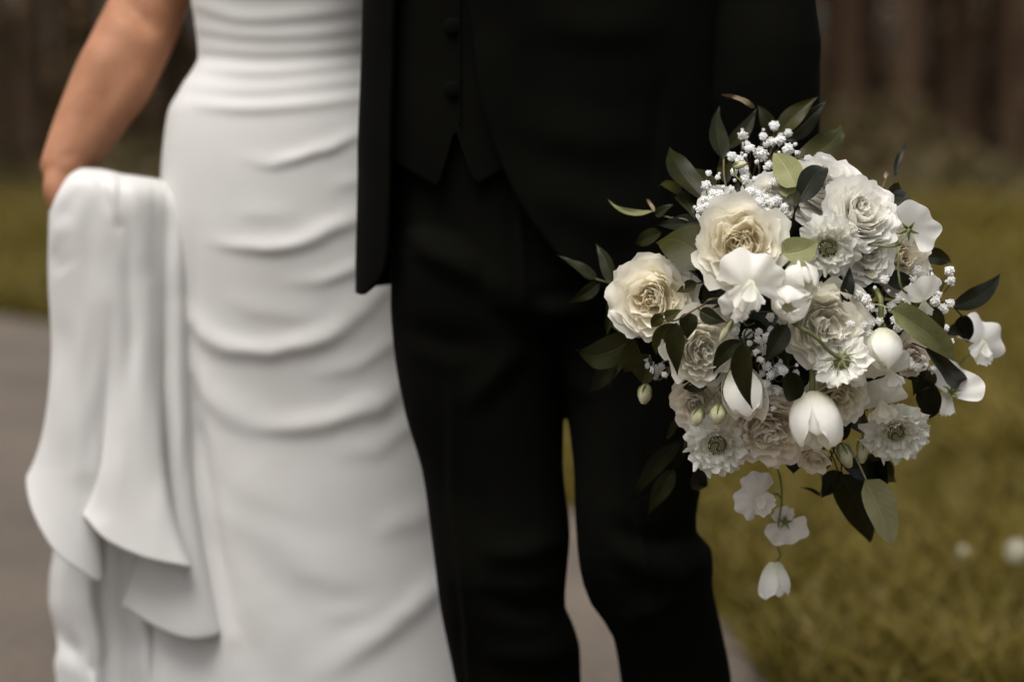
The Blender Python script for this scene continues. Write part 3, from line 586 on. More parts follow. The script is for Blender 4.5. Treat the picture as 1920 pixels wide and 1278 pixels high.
for off in (0, 9):      # two welts of the pocket
    V, F = tube([on_jacket(x, y + off, .0022) for x, y in zip(np.linspace(1130, 1292, 14), np.linspace(108, 66, 14))], .0028, 8, 40, axis=(0, 1, 0)); obj('pocket_welt', V, F, M_SATIN, jacket)
lap = [on_front(jrows, x, y, .0085, EX) for x, y in ((905, -420), (930, -340), (905, -200), (884, -60), (890, 60))]
V, F = tube(lap, [.004, .012, .012, .007, .002], 10, 30, flat=.25, axis=(0, 1, 0)); obj('lapel', V, F, M_WOOL, jacket)
def sleeve(P, R, name='sleeve', lab=None):
    V, F = tube(P, R, 40, 90, caps=False, axis=(0, 1, 0)); V = V + (vnoise(V * [1, 1, 1.8], 13, 6) * .006 + vnoise(V, 30, 7) * .0012)[:, None] * np.array([.7, .7, .2])
    o = obj(name, V, F, M_WOOL, jacket); md = o.modifiers.new('thick', 'SOLIDIFY'); md.thickness = .004; md.offset = -1; return o
SHX = W(1030, 0, GD)[0]
armL = [W(1345, -392, GD + .03), W(1395, -300, GD + .03), W(1408, -150, GD + .02), W(1413, 0, GD + .005), W(1420, 100, GD - .005), W(1424, 200, GD - .012), W(1432, 330, GD - .015), W(1444, 475, GD - .01)]
sleeve(armL, [.060, .078, .075, .0715, .0755, .073, .064, .052])
armR = [W(735, -385, GD + .04), W(690, -300, GD + .12), np.array([W(640, 0, 3.0)[0], 3.02, 1.28]), np.array([W(640, 0, 3.14)[0], 3.165, 1.15]), np.array([W(590, 0, 3.17)[0], 3.185, 1.13])]
sleeve(armR, [.060, .070, .062, .055, .046])
# shirt, body, hands, shoes
gh = np.array([SHX, GD + .02, 1.74])
V, F = tube([gh + [0, .02, -.185], gh + [0, .016, -.145], gh + [0, .014, -.125]], [.068, .064, .066], 28, 10, caps=False); obj('shirt_collar', V, F, M_SHIRT, groom)
V, F = closed_loft([(-420, 830, 1220, .10, GD + .03), (-200, 760, 1290, .12, GD + .02), (120, 760, 1290, .115, GD + .015)]); obj('shirt', V, F, M_SHIRT, groom)
parts = head_parts(gh, 1.05)
parts += [tube([gh + [0, .02, -.16], gh + [0, .02, -.25], gh + [0, .01, -.45], gh + [0, 0, -.7], gh + [0, 0, -.85]], [.06, .12, .13, .115, .12], 20, 18, flat=.65, axis=(0, -1, 0))]
for q, A in ((1, armL), (-1, armR)):
    parts.append(tube([gh + [q * .05, .02, -.25], np.array(A[0])], [.06, .045], 12, 6)); parts.append(tube(A, np.interp(np.linspace(0, 1, len(A)), [0, .5, 1], [.05, .045, .027]), 16, 40))
for q, xx in ((-1, 960), (1, 1250)):
    parts.append(tube([[SHX + q * .09, GD, .9], W(xx - 25 * q, 1000, GD - .03), W(xx + 15 * q, 1600, GD + .035)], [.07, .04, .03], 14, 24))
GRIP = W(1466, 585, 2.585); wr = W(1444, 475, GD - .01)
parts.append(tube([wr, wr * .45 + GRIP * .55 + [.012, 0, .006], GRIP + [.024, 0, .002]], [.029, .036, .03], 16, 10, flat=.6, axis=(1, 0, 0)))
for i in range(4):
    a = np.linspace(-.3, -4.2, 14); yy = GRIP[1] - .034 + .021 * i; rr = (.030, .031, .030, .028)[i]
    parts.append(tube(np.c_[GRIP[0] + rr * np.cos(a), 0 * a + yy, GRIP[2] + rr * np.sin(a)], np.linspace(.0105, .008, 14), 10))
a = np.linspace(1.2, 3.6, 10); parts.append(tube(np.c_[GRIP[0] + .031 * np.cos(a), np.linspace(GRIP[1] - .03, GRIP[1] - .055, 10), GRIP[2] + .031 * np.sin(a)], np.linspace(.013, .009, 10), 10))
hw_ = np.array(armR[-1])
parts.append(tube([hw_, hw_ + [-.05, 0, -.005], hw_ + [-.10, -.004, -.01]], [.028, .04, .034], 14, 8, flat=.5, axis=(0, -1, 0)))
for i in range(4):
    b0 = hw_ + [-.09, -.004, .022 - .02 * i]; parts.append(tube([b0, b0 + [-.035, -.006, 0], b0 + [-.065, -.02, -.002]], [.0105, .0095, .008], 8, 8))
b0 = hw_ + [-.03, 0, .03]; parts.append(tube([b0, b0 + [-.03, -.004, .022], b0 + [-.055, -.01, .028]], [.014, .012, .009], 8, 8))
baked('body', parts, M_SKIN, .0055, 4, groom); hair(gh, groom, False); eyes(gh, groom)
for xx, dd in ((990, GD + .0), (1285, GD + .03)):
    c = W(xx, 1640, dd); c[2] = 0
    P = [(0, .12, .05), (0, .06, .05), (0, -.02, .05), (0, -.10, .036), (0, -.17, .028), (0, -.20, .024)]
    V, F = tube(np.array(P) + c, [.030, .042, .044, .046, .038, .018], 24, 30, flat=1.0, axis=(0, 0, 1)); V[:, 2] = np.maximum(V[:, 2], .006); obj('shoe', V, F, M_SHOE, groom)
# ------------------------------------------------------------------ bouquet
BIND = GRIP + np.array([0, .0, 0])
bouquet = empty('bouquet', BIND, 'large white and cream bouquet with dark green leaves, held in front of the black suit', 'bouquet')
BC = W(1480, 610, 2.50)
def dome(px, py):
    q = 1 - ((px - 1480) / 345.) ** 2 - ((py - 610) / 345.) ** 2
    return 2.41 - .17 * math.sqrt(max(0., q))
def frame(face, roll=0.0):
    """Columns: right, up, facing. face = (right, up, toward the camera)."""
    f = np.array([face[0], -face[2], face[1]], float); f /= np.linalg.norm(f)
    up = np.array([0, 0, 1.]) if abs(f[2]) < .9 else np.array([0, 1., 0]); r = np.cross(up, f); r /= np.linalg.norm(r); u = np.cross(f, r)
    c, s = math.cos(roll), math.sin(roll); return np.stack([r * c + u * s, -r * s + u * c, f], 1)
CREAM, GOLD, WHITE, BLUSH, TAN = np.array([.95, .92, .815]), np.array([.95, .79, .44]), np.array([.95, .935, .88]), np.array([.95, .885, .775]), np.array([.93, .89, .80])
def wob(V, s, a, k=0): return V + np.stack([vnoise(V.reshape(-1, 3), s, 31 + k + i) for i in range(3)], -1).reshape(V.shape) * a
def place(V, c, M): return np.asarray(V).reshape(-1, 3) @ M.T + c
def bstem(p0, out, r=.0022, mat=None, parent=None, name='stem'):
    """A stalk from the back of a bloom to the tied grip."""
    p0 = np.asarray(p0, float); e = BIND + np.array([random.uniform(-.012, .012), random.uniform(-.02, .02), random.uniform(-.012, .012)])
    q = p0 - np.asarray(out) * .05
    V, F = tube([p0, q, (q * .45 + e * .55) + [0, 0, -.004], e], r, 7, 14); return obj(name, V, F, mat or M_STEM, parent or bouquet)

# ---- petals of roses: a profile that leaves the heart, cups and rolls back at the rim
def rose_petal(R, rho0, h0, L, Wd, th0, th1, roll, rcf, ruf, g, nu=15, nv=11, notch=.07):
    v = np.linspace(0, 1, 40); th = th0 + (th1 - th0) * v ** 1.2 + roll * np.clip((v - .62) / .38, 0, 1) ** 1.6
    rr = rho0 + np.concatenate([[0], np.cumsum(np.sin(th[:-1])) * L / 39]); hh = h0 + np.concatenate([[0], np.cumsum(np.cos(th[:-1])) * L / 39])
    u = np.linspace(-1, 1, nu)[None]; vv = np.linspace(0, 1, nv)[:, None]
    k1, k2, p1, p2 = g.uniform(1.5, 3), g.uniform(3.5, 6), g.uniform(0, 6), g.uniform(0, 6)
    ve = vv * (1 - .17 * abs(u) ** 3.5 - notch * np.exp(-(u * 3.2) ** 2) * g.uniform(0, 1) + .03 * np.sin(u * k2 * 1.2 + p1))
    ve = np.clip(ve, 0, 1); rho = np.interp(ve, v, rr); h = np.interp(ve, v, hh)
    w = Wd * (.40 + .60 * np.sin(np.clip(vv / .8, 0, 1) * PI / 2))
    Rc = np.maximum(rcf * np.abs(rho), .10 * R); a = np.clip(u * w / Rc, -2.3, 2.3)
    rw = ruf * vv ** 2.2 * (np.sin(u * k1 * PI + p1) * .65 + np.sin(u * k2 * PI + p2) * .35) * (.55 + .45 * abs(u))
    x = (rho - Rc) + Rc * np.cos(a) + rw; y = Rc * np.sin(a); z = h + rw * .7
    return np.stack([x, y, z + 0 * x], -1), vv + 0 * u
def rotz(V, a):
    c, s = math.cos(a), math.sin(a); return np.stack([V[..., 0] * c - V[..., 1] * s, V[..., 0] * s + V[..., 1] * c, V[..., 2]], -1)
def rose(px, py, Rpx, face, label, kind='cream', dd=0., seed=0, roll=0., n=26, name='garden_rose', opened=1.0):
    d = dome(px, py) + dd; c = W(px, py, d); R = Rpx / FPX * d; M = frame((*face, 1.0), roll); g = np.random.default_rng(seed + 100)
    rim, base = {'cream': (CREAM, GOLD), 'white': (WHITE, CREAM), 'ivory': (CREAM * .97 + .01, TAN), 'blush': (BLUSH, TAN * .9), 'gold': (CREAM, GOLD), 'peach': (CREAM * .95, np.array([.94, .78, .50]))}[kind]
    P = []; nheart = 20; tot = n - 8 + nheart
    for i in range(tot):
        f = i / (tot - 1.); phi = i * 2.39996 + g.uniform(-.3, .3)
        # heart petals stand upright and folded; the outer ones form a cup whose rims roll back
        th0 = math.radians(20 + 66 * f ** .75 * opened); th1 = math.radians(-30 + 62 * f ** 1.3 * opened + g.uniform(-9, 9)); rl = math.radians(g.uniform(5, 30) + (95 * max(0, f - .45)) * g.uniform(.5, 1.4))
        L = R * (.36 + .44 * f) * g.uniform(.90, 1.10); Wd = R * (.22 + .56 * f ** .9) * g.uniform(.88, 1.12)
        V, vv = rose_petal(R, R * (.02 + .30 * f), R * (.10 - .24 * f ** 1.2), L, Wd, th0, th1, rl, .70 + .55 * f, R * (.05 + .045 * math.sin(PI * f) + .03 * f), g)
        V = rotz(V, phi)
        if f < .6:      # quartered heart: each petal leans its own way
            t = g.normal(0, .085 * R, 2) * (1 - f); V = V + np.array([t[0], t[1], g.uniform(-.04, .04) * R])
        deep = np.clip(1.1 * (1 - f) * (1 - vv ** 1.1) + .25 * (1 - f) ** 3, 0, 1)[..., None]
        col = rim * (1 - deep) + base * deep; col = col * g.uniform(.96, 1.02)
        P.append((wob(place(V, c, M), 70, R * .075, seed), gridF(11, 15), np.clip(col, 0, .96).reshape(-1, 3)))
    V, F, C = merge(P[:nheart]); o = obj(name, V, F, M_PETAL, bouquet, col=C, label=label, kind='stuff')
    for v_, f_, c_ in P[nheart:]: obj('petal', v_, f_, M_PETAL, o, col=c_)
    for i in range(5):
        a = i * 2 * PI / 5; V, vv = rose_petal(R, .08 * R, -.17 * R, R * .6, .11 * R, math.radians(85), math.radians(120), 0, 1.5, .01 * R, g, 5, 6); obj('sepal', place(rotz(V, a), c, M), gridF(6, 5), M_SEPAL, o)
    bstem(c - M[:, 2] * R * .14, M[:, 2], .0026, None, o); return o

# ---- tulips: six overlapping petals in a closed egg
def tulip(px, py, length, width, axis, label, dd=0., seed=0, open_=.0, parent=None, name='tulip', stem_to=None):
    """axis = direction from base to tip (right, up, toward camera)."""
    d = dome(px, py) + dd; c0 = W(px, py, d); Lm = length / FPX * d; Rw = width / 2 / FPX * d; M = frame(axis, seed * .7); g = np.random.default_rng(seed + 300); c = c0 - M[:, 2] * Lm * .5
    o = None
    for k in range(6):
        inner = k >= 3; nu, nv = 11, 13; v = np.linspace(0, 1, nv)[:, None]; u = np.linspace(-1, 1, nu)[None]
        prof = np.sin(PI * np.clip(.07 + (.885 - .36 * open_) * v ** .92, 0, 1)) ** .62; rho = Rw * prof * (.90 if inner else 1.0) * g.uniform(.97, 1.03) + Rw * .10 * open_ * v
        half = math.radians(58) * np.sin(PI * np.clip(.16 + .70 * v, 0, 1)) ** .75
        half = np.maximum(half, math.radians(50) * (v > .5)) * (1 - .55 * np.clip((v - .82) / .18, 0, 1) ** 2.5)
        ve = v * (1 - .09 * abs(u) ** 2 * v); a = u * half + k * 2 * PI / 3 + (PI / 3 if inner else 0) + g.uniform(-.12, .12)
        crease = 1 + .05 * np.exp(-(u * 4) ** 2) * np.sin(PI * v) + .03 * np.sin(u * 4 + k * 2.1) * v + .012 * np.sin(u * 11 + k)
        edge_ = 1 + (.15 * abs(u) ** 4) * (1 if not inner else -.4); Lk = (1.0, .93, 1.05, .9, .97, .88)[k]
        rho = rho * (1 + .05 * (k % 3 - 1) * v); V = np.stack([rho * crease * edge_ * np.cos(a), rho * crease * edge_ * np.sin(a), Lm * Lk * ve + 0 * a], -1)
        deep = np.clip(1 - v * 2.2, 0, 1)[..., None] + 0 * u[..., None]; tipc = np.clip((v - .93) / .07, 0, 1)[..., None] * np.exp(-(u * 2.5) ** 2)[..., None]
        col = WHITE * (1 - deep * .7) + np.array([.62, .64, .36]) * deep * .7; col = col * (1 - tipc * .6) + np.array([.48, .36, .18]) * tipc * .6
        V = wob(place(V, c, M), 45, Rw * .06, seed)
        if o is None: o = obj(name, V, gridF(nv, nu), M_PETAL, parent or bouquet, col=col, label=label)
        else: obj('petal', V, gridF(nv, nu), M_PETAL, o, col=col)
    if stem_to is None: bstem(c, M[:, 2], .0034, None, o)
    else: V, F = tube([c] + list(stem_to), .0012, 7, 40); obj('stem', V, F, M_STEM, o)
    return o

# ---- sweet peas and lisianthus: ruffled fan petals
def fan(S, a0, a1, g, ruf=.12, back=.35, nu=19, nv=9, notch=.12, pinch=.0):
    """A broad ruffled petal in the x-y plane, root at 0, spreading between the two angles, bent back (-z)."""
    a = np.linspace(a0, a1, nu)[None]; v = np.linspace(0, 1, nv)[:, None]; m = (a - a0) / (a1 - a0) * 2 - 1
    k1, k2, p1, p2 = g.uniform(1.2, 2.2), g.uniform(3.5, 6), g.uniform(0, 6), g.uniform(0, 6)
    r = S * (1 - .25 * abs(m) ** 3 - notch * np.exp(-(m * 4) ** 2) + .05 * np.sin(k2 * m * PI + p2) + .025 * np.sin(11 * m + p1))
    rr = r * (.04 + .96 * v)
    z = -back * S * v ** 2 + ruf * S * (v ** 1.8 * np.sin(k1 * m * PI + p1 + .8 * v) + .5 * v ** 4 * np.sin(k2 * m * PI + p2) + .22 * v ** 5 * np.sin(13 * m + p1)) + pinch * S * v * np.exp(-(m * 2) ** 2)
    return np.stack([rr * np.cos(a), rr * np.sin(a), z], -1)
def sweet_pea(px, py, Spx, face, label, dd=0., seed=0, roll=0., col=None, stem_to=None, name='sweet_pea', closed=.0):
    d = dome(px, py) + dd; c = W(px, py, d); S = Spx / FPX * d; M = frame(face, roll); g = np.random.default_rng(seed + 500); col = WHITE if col is None else col
    pl = []
    V = fan(S, math.radians(-8), math.radians(188), g, .11, .28 + closed, 31, 13, .14, .10); pl.append(V)
    for q in (-1, 1):       # wings fold forward over the root
        V = fan(S * .82, math.radians(-118), math.radians(-38), g, .09, -.05 - closed * .6, 17, 10, .04); x, y, z = V[..., 0], V[..., 1], V[..., 2]
        V = np.stack([(x - .05 * S) * q, y + .22 * S, z + .16 * S - .20 * S * np.clip((y + .22 * S) / (.25 * S), 0, 1)], -1); pl.append(V)
    V = fan(S * .5, math.radians(-125), math.radians(-55), g, .04, -.35, 11, 7, .0); V = V + np.array([0, .16 * S, .20 * S]); pl.append(V)
    o = None
    for V in pl:
        rr = np.sqrt((V ** 2).sum(-1))[..., None] / S; dp = np.clip(1 - rr * 2.6, 0, 1) * .55; C = col * (1 - dp) + np.array([.55, .58, .30]) * dp
        nv, nu = V.shape[:2]
        if o is None: o = obj(name, place(V, c, M), gridF(nv, nu), M_PETAL, bouquet, col=C, label=label)
        else: obj('petal', place(V, c, M), gridF(nv, nu), M_PETAL, o, col=C)
    # calyx: a green cup with five points behind the bloom
    P = []
    for i in range(5):
        a = i * 2 * PI / 5; t = np.array([math.cos(a), math.sin(a)]); s_ = np.array([-t[1], t[0]])
        P.append((np.array([[*(t * .02 * S + s_ * .05 * S), -.10 * S], [*(t * .02 * S - s_ * .05 * S), -.10 * S], [*(t * .17 * S - s_ * .045 * S), -.10 * S - .12 * S], [*(t * .17 * S + s_ * .045 * S), -.22 * S], [*(t * .36 * S), -.20 * S]]), [[0, 1, 2, 3], [3, 2, 4]]))
    P.append(tube([(0, 0, -.30 * S), (0, 0, -.2 * S), (0, 0, -.06 * S)], [.03 * S, .07 * S, .09 * S], 8)); V, F, _ = merge(P); obj('calyx', place(V, c, M), F, M_SEPAL, o, smooth=False)
    b0 = c - M[:, 2] * .30 * S
    if stem_to is None: bstem(b0, M[:, 2], .0013, None, o)
    else:
        V, F = tube([b0] + [np.asarray(q) for q in stem_to], .0013, 7, 26); obj('stem', V, F, M_STEM, o)
    return o

# ---- scabiosa: pincushion heart, tuft of small florets, ruffled three-lobed rays
def scabiosa(px, py, Rpx, face, label, dd=0., seed=0, stem_to=None):
    d = dome(px, py) + dd; c = W(px, py, d); R = Rpx / FPX * d; M = frame((*face, 1.0) if len(face) == 2 else face, seed); g = np.random.default_rng(seed + 700)
    P = []
    for i in range(72):        # pincushion beads
        q = math.sqrt((i + .5) / 72) * .25; a = i * 2.39996; h = .22 - 1.3 * q * q
        V, F = ellipsoid((q * R * math.cos(a), q * R * math.sin(a), h * R), (.021 * R, .021 * R, .034 * R), 6, 5); cc = np.array([.62, .60, .40]) if i % 4 else np.array([.20, .19, .10]); P.append((V, F, np.tile(cc, (len(V), 1))))
    V, F = ellipsoid((0, 0, .02 * R), (.29 * R, .29 * R, .17 * R), 16, 8); P.append((V, F, np.tile((.24, .23, .12), (len(V), 1))))
    for i in range(70):        # stamens
        a = g.uniform(0, 2 * PI); q = g.uniform(.20, .46) * R; b_ = np.array([q * math.cos(a), q * math.sin(a), .12 * R]); e = b_ * [1.12, 1.12, 1] + [0, 0, g.uniform(.12, .24) * R]
        V, F = tube([b_, e], .006 * R, 4, caps=False); P.append((V, F, np.tile((.74, .70, .52), (len(V), 1)))); V, F = ellipsoid(e, (.018 * R,) * 3, 5, 4); P.append((V, F, np.tile((.78, .74, .58), (len(V), 1))))
    V, F, C = merge(P); o = obj('scabiosa', place(V, c, M), F, M_PETAL, bouquet, col=C, label=label, kind='stuff')
    for ring, (n_, r0, S, el) in enumerate(((12, .26, .34, 46), (13, .32, .50, 26), (13, .36, .66, 6))):
        for i in range(n_):
            a = (i + .5 * ring) * 2 * PI / n_ + g.uniform(-.08, .08); S_ = S * R * g.uniform(.9, 1.1); V = fan(S_, math.radians(-58), math.radians(58), g, .17, -.15 if ring < 2 else .10, 17, 7, -.06)
            m = np.linspace(-1, 1, 17); lob = 1 - .15 * abs(np.sin(m * 1.5 * PI)) ** 2 + .02 * np.sin(m * 9 + i); V = V * np.array([1, .9, 1]) * (1 + (lob - 1)[None, :, None] * np.linspace(0, 1, 7)[:, None, None])
            e = math.radians(el + g.uniform(-10, 10)); x, z = V[..., 0] * math.cos(e) - V[..., 2] * math.sin(e), V[..., 0] * math.sin(e) + V[..., 2] * math.cos(e)
            V = np.stack([x + r0 * R, V[..., 1], z + .05 * R], -1); V = rotz(V, a); C = np.tile(np.array([.89, .88, .81]) * g.uniform(.95, 1.02), (V.shape[0] * V.shape[1], 1)); obj('floret', wob(place(V, c, M), 90, R * .05, seed), gridF(7, 17), M_PETAL, o, col=C)
    for i in range(9):
        a = i * 2 * PI / 9; V, F = tube([(.05 * R, 0, -.1 * R), (.35 * R, 0, -.13 * R), (.62 * R, 0, -.02 * R)], [.03 * R, .035 * R, .006 * R], 5, 7, flat=.4); obj('bract', place(rotz(V, a), c, M), F, M_SEPAL, o)
    b0 = c - M[:, 2] * .1 * R
    if stem_to is None: bstem(b0, M[:, 2], .0022, None, o)
    else: V, F = tube([b0] + list(stem_to), .0024, 8, 24); obj('stem', V, F, M_STEM, o)
    return o

# ---- baby's breath: tiny double blooms on wiry twigs
def breath_mesh(seed):
    g = np.random.default_rng(seed); P = []
    for k in range(38):
        z = 1 - 1.55 * (k + .5) / 38; a = k * 2.39996 + g.uniform(-.2, .2); q = math.sqrt(max(0, 1 - z * z)); dr = np.array([q * math.cos(a), q * math.sin(a), z]); t = np.cross(dr, [.31, .2, .93]); t /= np.linalg.norm(t); b = np.cross(dr, t); r = g.uniform(.74, 1.14)
        P.append((np.array([dr * .35, dr * r * .85 + t * .26, dr * r + t * .14 + b * .12, dr * r * 1.04 - t * .10 + b * .05, dr * r * .86 - t * .25, dr * r * .95 - b * .18]), [[0, 1, 5], [1, 2, 5], [2, 3, 5], [3, 4, 5], [4, 0, 5]]))
    P.append(ellipsoid((0, 0, .12), (.62, .62, .58), 10, 7))
    V, F, _ = merge(P); return new_mesh('blossom', V, F, M_BREATH, False)
M_BREATH = petal_mat('breath_bloom', .6, .25, .03)
_nt = M_BREATH.node_tree
for _n in _nt.nodes:
    if _n.type == 'ATTRIBUTE':
        _c = _nt.nodes.new('ShaderNodeRGB'); _c.outputs[0].default_value = (.92, .915, .89, 1)
        for _l in list(_n.outputs['Color'].links): _nt.links.new(_c.outputs[0], _l.to_socket)
BREATH = [breath_mesh(s) for s in range(4)]
def breath(pts, root, label, dd=0., seed=0, rpx=10.):
    """pts = (px, py, relative size). Twigs run from a root to every blossom."""
    g = np.random.default_rng(seed + 900); rt = W(*root); P = []; B = []
    nodes = []
    for (x, y, s) in pts:
        d = dome(x, y) + dd + g.uniform(-.018, .018); c = W(x, y, d); r = rpx * s / FPX * d; B.append((c, r))
        j = min(nodes, key=lambda q: np.linalg.norm(q - c)) if nodes and g.random() < .7 else rt * .45 + c * .55 + [0, .02, -.008]
        if np.linalg.norm(j - c) > .05: j = rt * .4 + c * .6 + [0, .02, -.01]
        m = c * .5 + j * .5 + [g.uniform(-.004, .004), .006, -.004]; V, F = tube([c + [0, .3 * r, -.4 * r], m, j], [.0007, .0007, .0009], 5, 9); P.append((V, F))
        if not any(np.array_equal(j, q) for q in nodes): nodes.append(j); V, F = tube([j, j * .5 + rt * .5 + [0, .008, 0], rt], [.0008, .001, .0012], 5, 9); P.append((V, F))
    V, F = tube([rt, rt * .5 + BIND * .5, BIND], .0014, 6, 8); P.append((V, F)); V, F, _ = merge(P); o = obj('babys_breath', V, F, M_TWIG, bouquet, label=label)
    for c, r in B:
        q = Vector(tuple(g.normal(size=3) * .6 + [0, -1, .5])).to_track_quat('Z', 'Y').to_matrix().to_4x4()
        inst('blossom', BREATH[int(g.integers(4))], Matrix.Translation(Vector(c)) @ q @ Matrix.Diagonal((r, r, r, 1)), o)

# ---- leaves
def leaf(bx, by, tx, ty, w, kind='dark', dd=0., dt=None, roll=0., bend=.06, side=0., fold=.25, shape='lance', wave=.03, parent=None, name='leaf', label=None, petiole=True, seed=0):
    db = dome(bx, by) + dd; dtp = dome(tx, ty) + (dd if dt is None else dt); b = W(bx, by, db); t = W(tx, ty, dtp); A = t - b; L = np.linalg.norm(A); ax = A / L; wm = w / 2 / FPX * db
    n0 = CAMV - (b + t) / 2; n0 /= np.linalg.norm(n0); n0 = n0 + np.array([0, 0, .25]); n0 -= ax * (n0 @ ax); n0 /= np.linalg.norm(n0); s0 = np.cross(ax, n0); rl = math.radians(roll)
    n_ = n0 * math.cos(rl) + s0 * math.sin(rl); s_ = s0 * math.cos(rl) - n0 * math.sin(rl); wm = wm / max(.35, abs(math.cos(rl)))
    nv, nu = 17, 9; v = np.linspace(0, 1, nv)[:, None]; u = np.linspace(-1, 1, nu)[None]
    if shape == 'lance': pr = v ** .70 * (1 - v) ** 1.35 * 3.73
    elif shape == 'ovate': pr = v ** .50 * (1 - v) ** 1.10 * 2.70
    elif shape == 'round': pr = (np.clip(v * (1 - v), 0, 1)) ** .42 * 1.78
    else: pr = v ** .35 * (1 - v) ** .95 * 2.0       # blade
    pr = np.clip(pr, 0.012, 1.02); g = np.random.default_rng(int(bx * 7 + by * 13 + tx) % 100000)
    p1, p2 = g.uniform(0, 6, 2); hgt = bend * L * 4 * v * (1 - v) + fold * wm * pr * (abs(u) - .35) + wave * L * .5 * np.sin(v * 7 + p1) * u * abs(u) + .010 * L * np.sin(v * 13 + p2) * abs(u)
    hgt = hgt - g.uniform(-.04, .18) * L * v ** 3; side = side + g.uniform(-.05, .05); tw = g.uniform(-.6, .6) * v
    V = b + ax * (L * v)[..., None] + s_ * (u * wm * pr * np.cos(tw) + side * L * 4 * v * (1 - v))[..., None] + n_ * (hgt + u * wm * pr * np.sin(tw))[..., None]
    uv = np.stack(np.broadcast_arrays((u + 1) / 2, v), -1); F = gridF(nv, nu).tolist(); V = V.reshape(-1, 3); uv = uv.reshape(-1, 2)
    if petiole:
        e = b + (BIND - b) * min(1, .05 / np.linalg.norm(BIND - b)) - ax * .012; T, TF = tube([e, b * .6 + e * .4 - ax * .004, b + ax * .004], [.0012, .0011, .0008], 5, 7)
        F = F + [[i + len(V) for i in f] for f in TF]; V = np.concatenate([V, T]); uv = np.concatenate([uv, np.full((len(T), 2), .5)])
    return obj(name, V, F, LM[kind], parent or bouquet, uv=uv, label=label)
def twig(pts, dd, r=.0012, mat=None, name='leaf_sprig', label=None):
    P = [W(x, y, dome(x, y) + dd) for x, y in pts]; q = P[-1]; P += [q * .5 + BIND * .5 + [0, 0, .004], BIND]; V, F = tube(P, r, 6, 30); return obj(name, V, F, mat or M_TWIG, bouquet, label=label)
def bud(px, py, tx, ty, w, label, dd=0., stem=None, mat=None):
    d = dome(px, py) + dd; b = W(px, py, d); t = W(tx, ty, d - .004); ax = (t - b); L = np.linalg.norm(ax); ax /= L; r = w / 2 / FPX * d
    f = Vector(tuple(ax)).to_track_quat('Z', 'Y').to_matrix(); M = np.array(f); v = np.linspace(0, 1, 12)[:, None]; a = np.linspace(0, 2 * PI, 16, endpoint=False)[None]
    rad = r * np.sin(PI * (.10 + .82 * v)) ** .8 * (1 + .07 * np.cos(a * 5 + v * 3)); V = np.stack([rad * np.cos(a), rad * np.sin(a), L * v + 0 * a], -1)
    o = obj('flower_bud', place(V, b, M), gridF(12, 16, True), mat or M_BUD, bouquet, label=label)
    P = []
    for i in range(5):
        a_ = i * 2 * PI / 5; P.append(tube([(r * .25 * math.cos(a_), r * .25 * math.sin(a_), -.02 * L), (r * .95 * math.cos(a_), r * .95 * math.sin(a_), .2 * L), (r * 1.06 * math.cos(a_), r * 1.06 * math.sin(a_), .48 * L)], [r * .2, r * .16, r * .03], 5, 8))
    V, F, _ = merge(P); obj('calyx', place(V, b, M), F, M_SEPAL, o)
    pts = [b] + [W(x, y, dome(x, y) + dd + .015) for x, y in (stem or [])]; pts += [pts[-1] * .5 + BIND * .5, BIND]; V, F = tube(pts, .0011, 6, 24); obj('stem', V, F, M_STEM, o)

# ================= the flowers, by where they stand in the bouquet
rose(1388, 456, 88, (-.12, .16), 'open cream garden rose with golden heart, upper left of the bouquet', 'gold', -.035, 1, .4, 30)
rose(1228, 560, 88, (-.40, .10), 'cream garden rose at the far left of the bouquet', 'gold', -.01, 2, 1.2, 26)
rose(1308, 648, 78, (.28, -.10), 'ivory rose half hidden by hanging olive leaves, left side', 'ivory', -.015, 3, 2.0, 28)
rose(1540, 608, 86, (.10, -.02), 'beige swirled rose right of the paired tulips, in the centre', 'ivory', .0, 4, 2.8, 30)
rose(1606, 404, 80, (.34, .55), 'pure white rose turned up at the upper right of the bouquet', 'white', -.02, 5, .9, 30)
rose(1540, 364, 80, (-.05, .50), 'white rose behind a dark leaf at the top of the bouquet', 'white', .02, 6, 1.9, 26)
rose(1680, 482, 70, (.34, .10), 'cream rose with peach heart behind the back-turned white bloom', 'peach', .02, 7, .2, 26)
rose(1622, 476, 60, (.05, .0), 'small white rose right of the upper scabiosa', 'white', .0, 8, 1.0, 20)
rose(1440, 795, 84, (.0, -.42), 'blush rose between the lower tulips and the left scabiosa', 'blush', .01, 9, .6, 26)
rose(1304, 752, 54, (-.30, -.20), 'shaded blush rose above the lower left scabiosa', 'blush', .03, 10, 1.5, 20)
rose(1566, 738, 68, (.02, -.35), 'cream rose with peach heart right of the big lower tulip', 'peach', .01, 11, 2.1, 24)
rose(1528, 852, 40, (-.15, -.75), 'small blush bloom under the big lower tulip', 'blush', .02, 12, .5, 14, opened=.55)
rose(1706, 662, 44, (.15, -.05), 'blush rose behind the long pale leaf on the right', 'blush', .03, 13, .9, 18)
rose(1445, 372, 52, (.05, .45), 'white rose under the top cluster of baby\'s breath', 'white', .02, 14, .3, 20)
rose(1352, 392, 44, (-.25, .40), 'small white rose at the upper left, under baby\'s breath', 'white', .02, 15, 1.3, 18)
tulip(1503, 526, 74, 72, (.34, -.42, .9), 'round white tulip, upper of the touching pair in the centre', -.045, 1)
tulip(1481, 568, 72, 72, (-.30, -.20, .95), 'round white tulip, lower of the touching pair in the centre', -.045, 2)
tulip(1394, 738, 104, 78, (.16, -.90, .42), 'white tulip hanging behind a dark leaf, lower left of centre', -.02, 3, .4)
tulip(1528, 788, 112, 96, (.02, -.86, .50), 'largest white tulip, hanging at the bottom of the bouquet', -.045, 4, .35)
tulip(1656, 656, 82, 66, (.06, -.86, .45), 'egg shaped white tulip right of centre', -.035, 5)
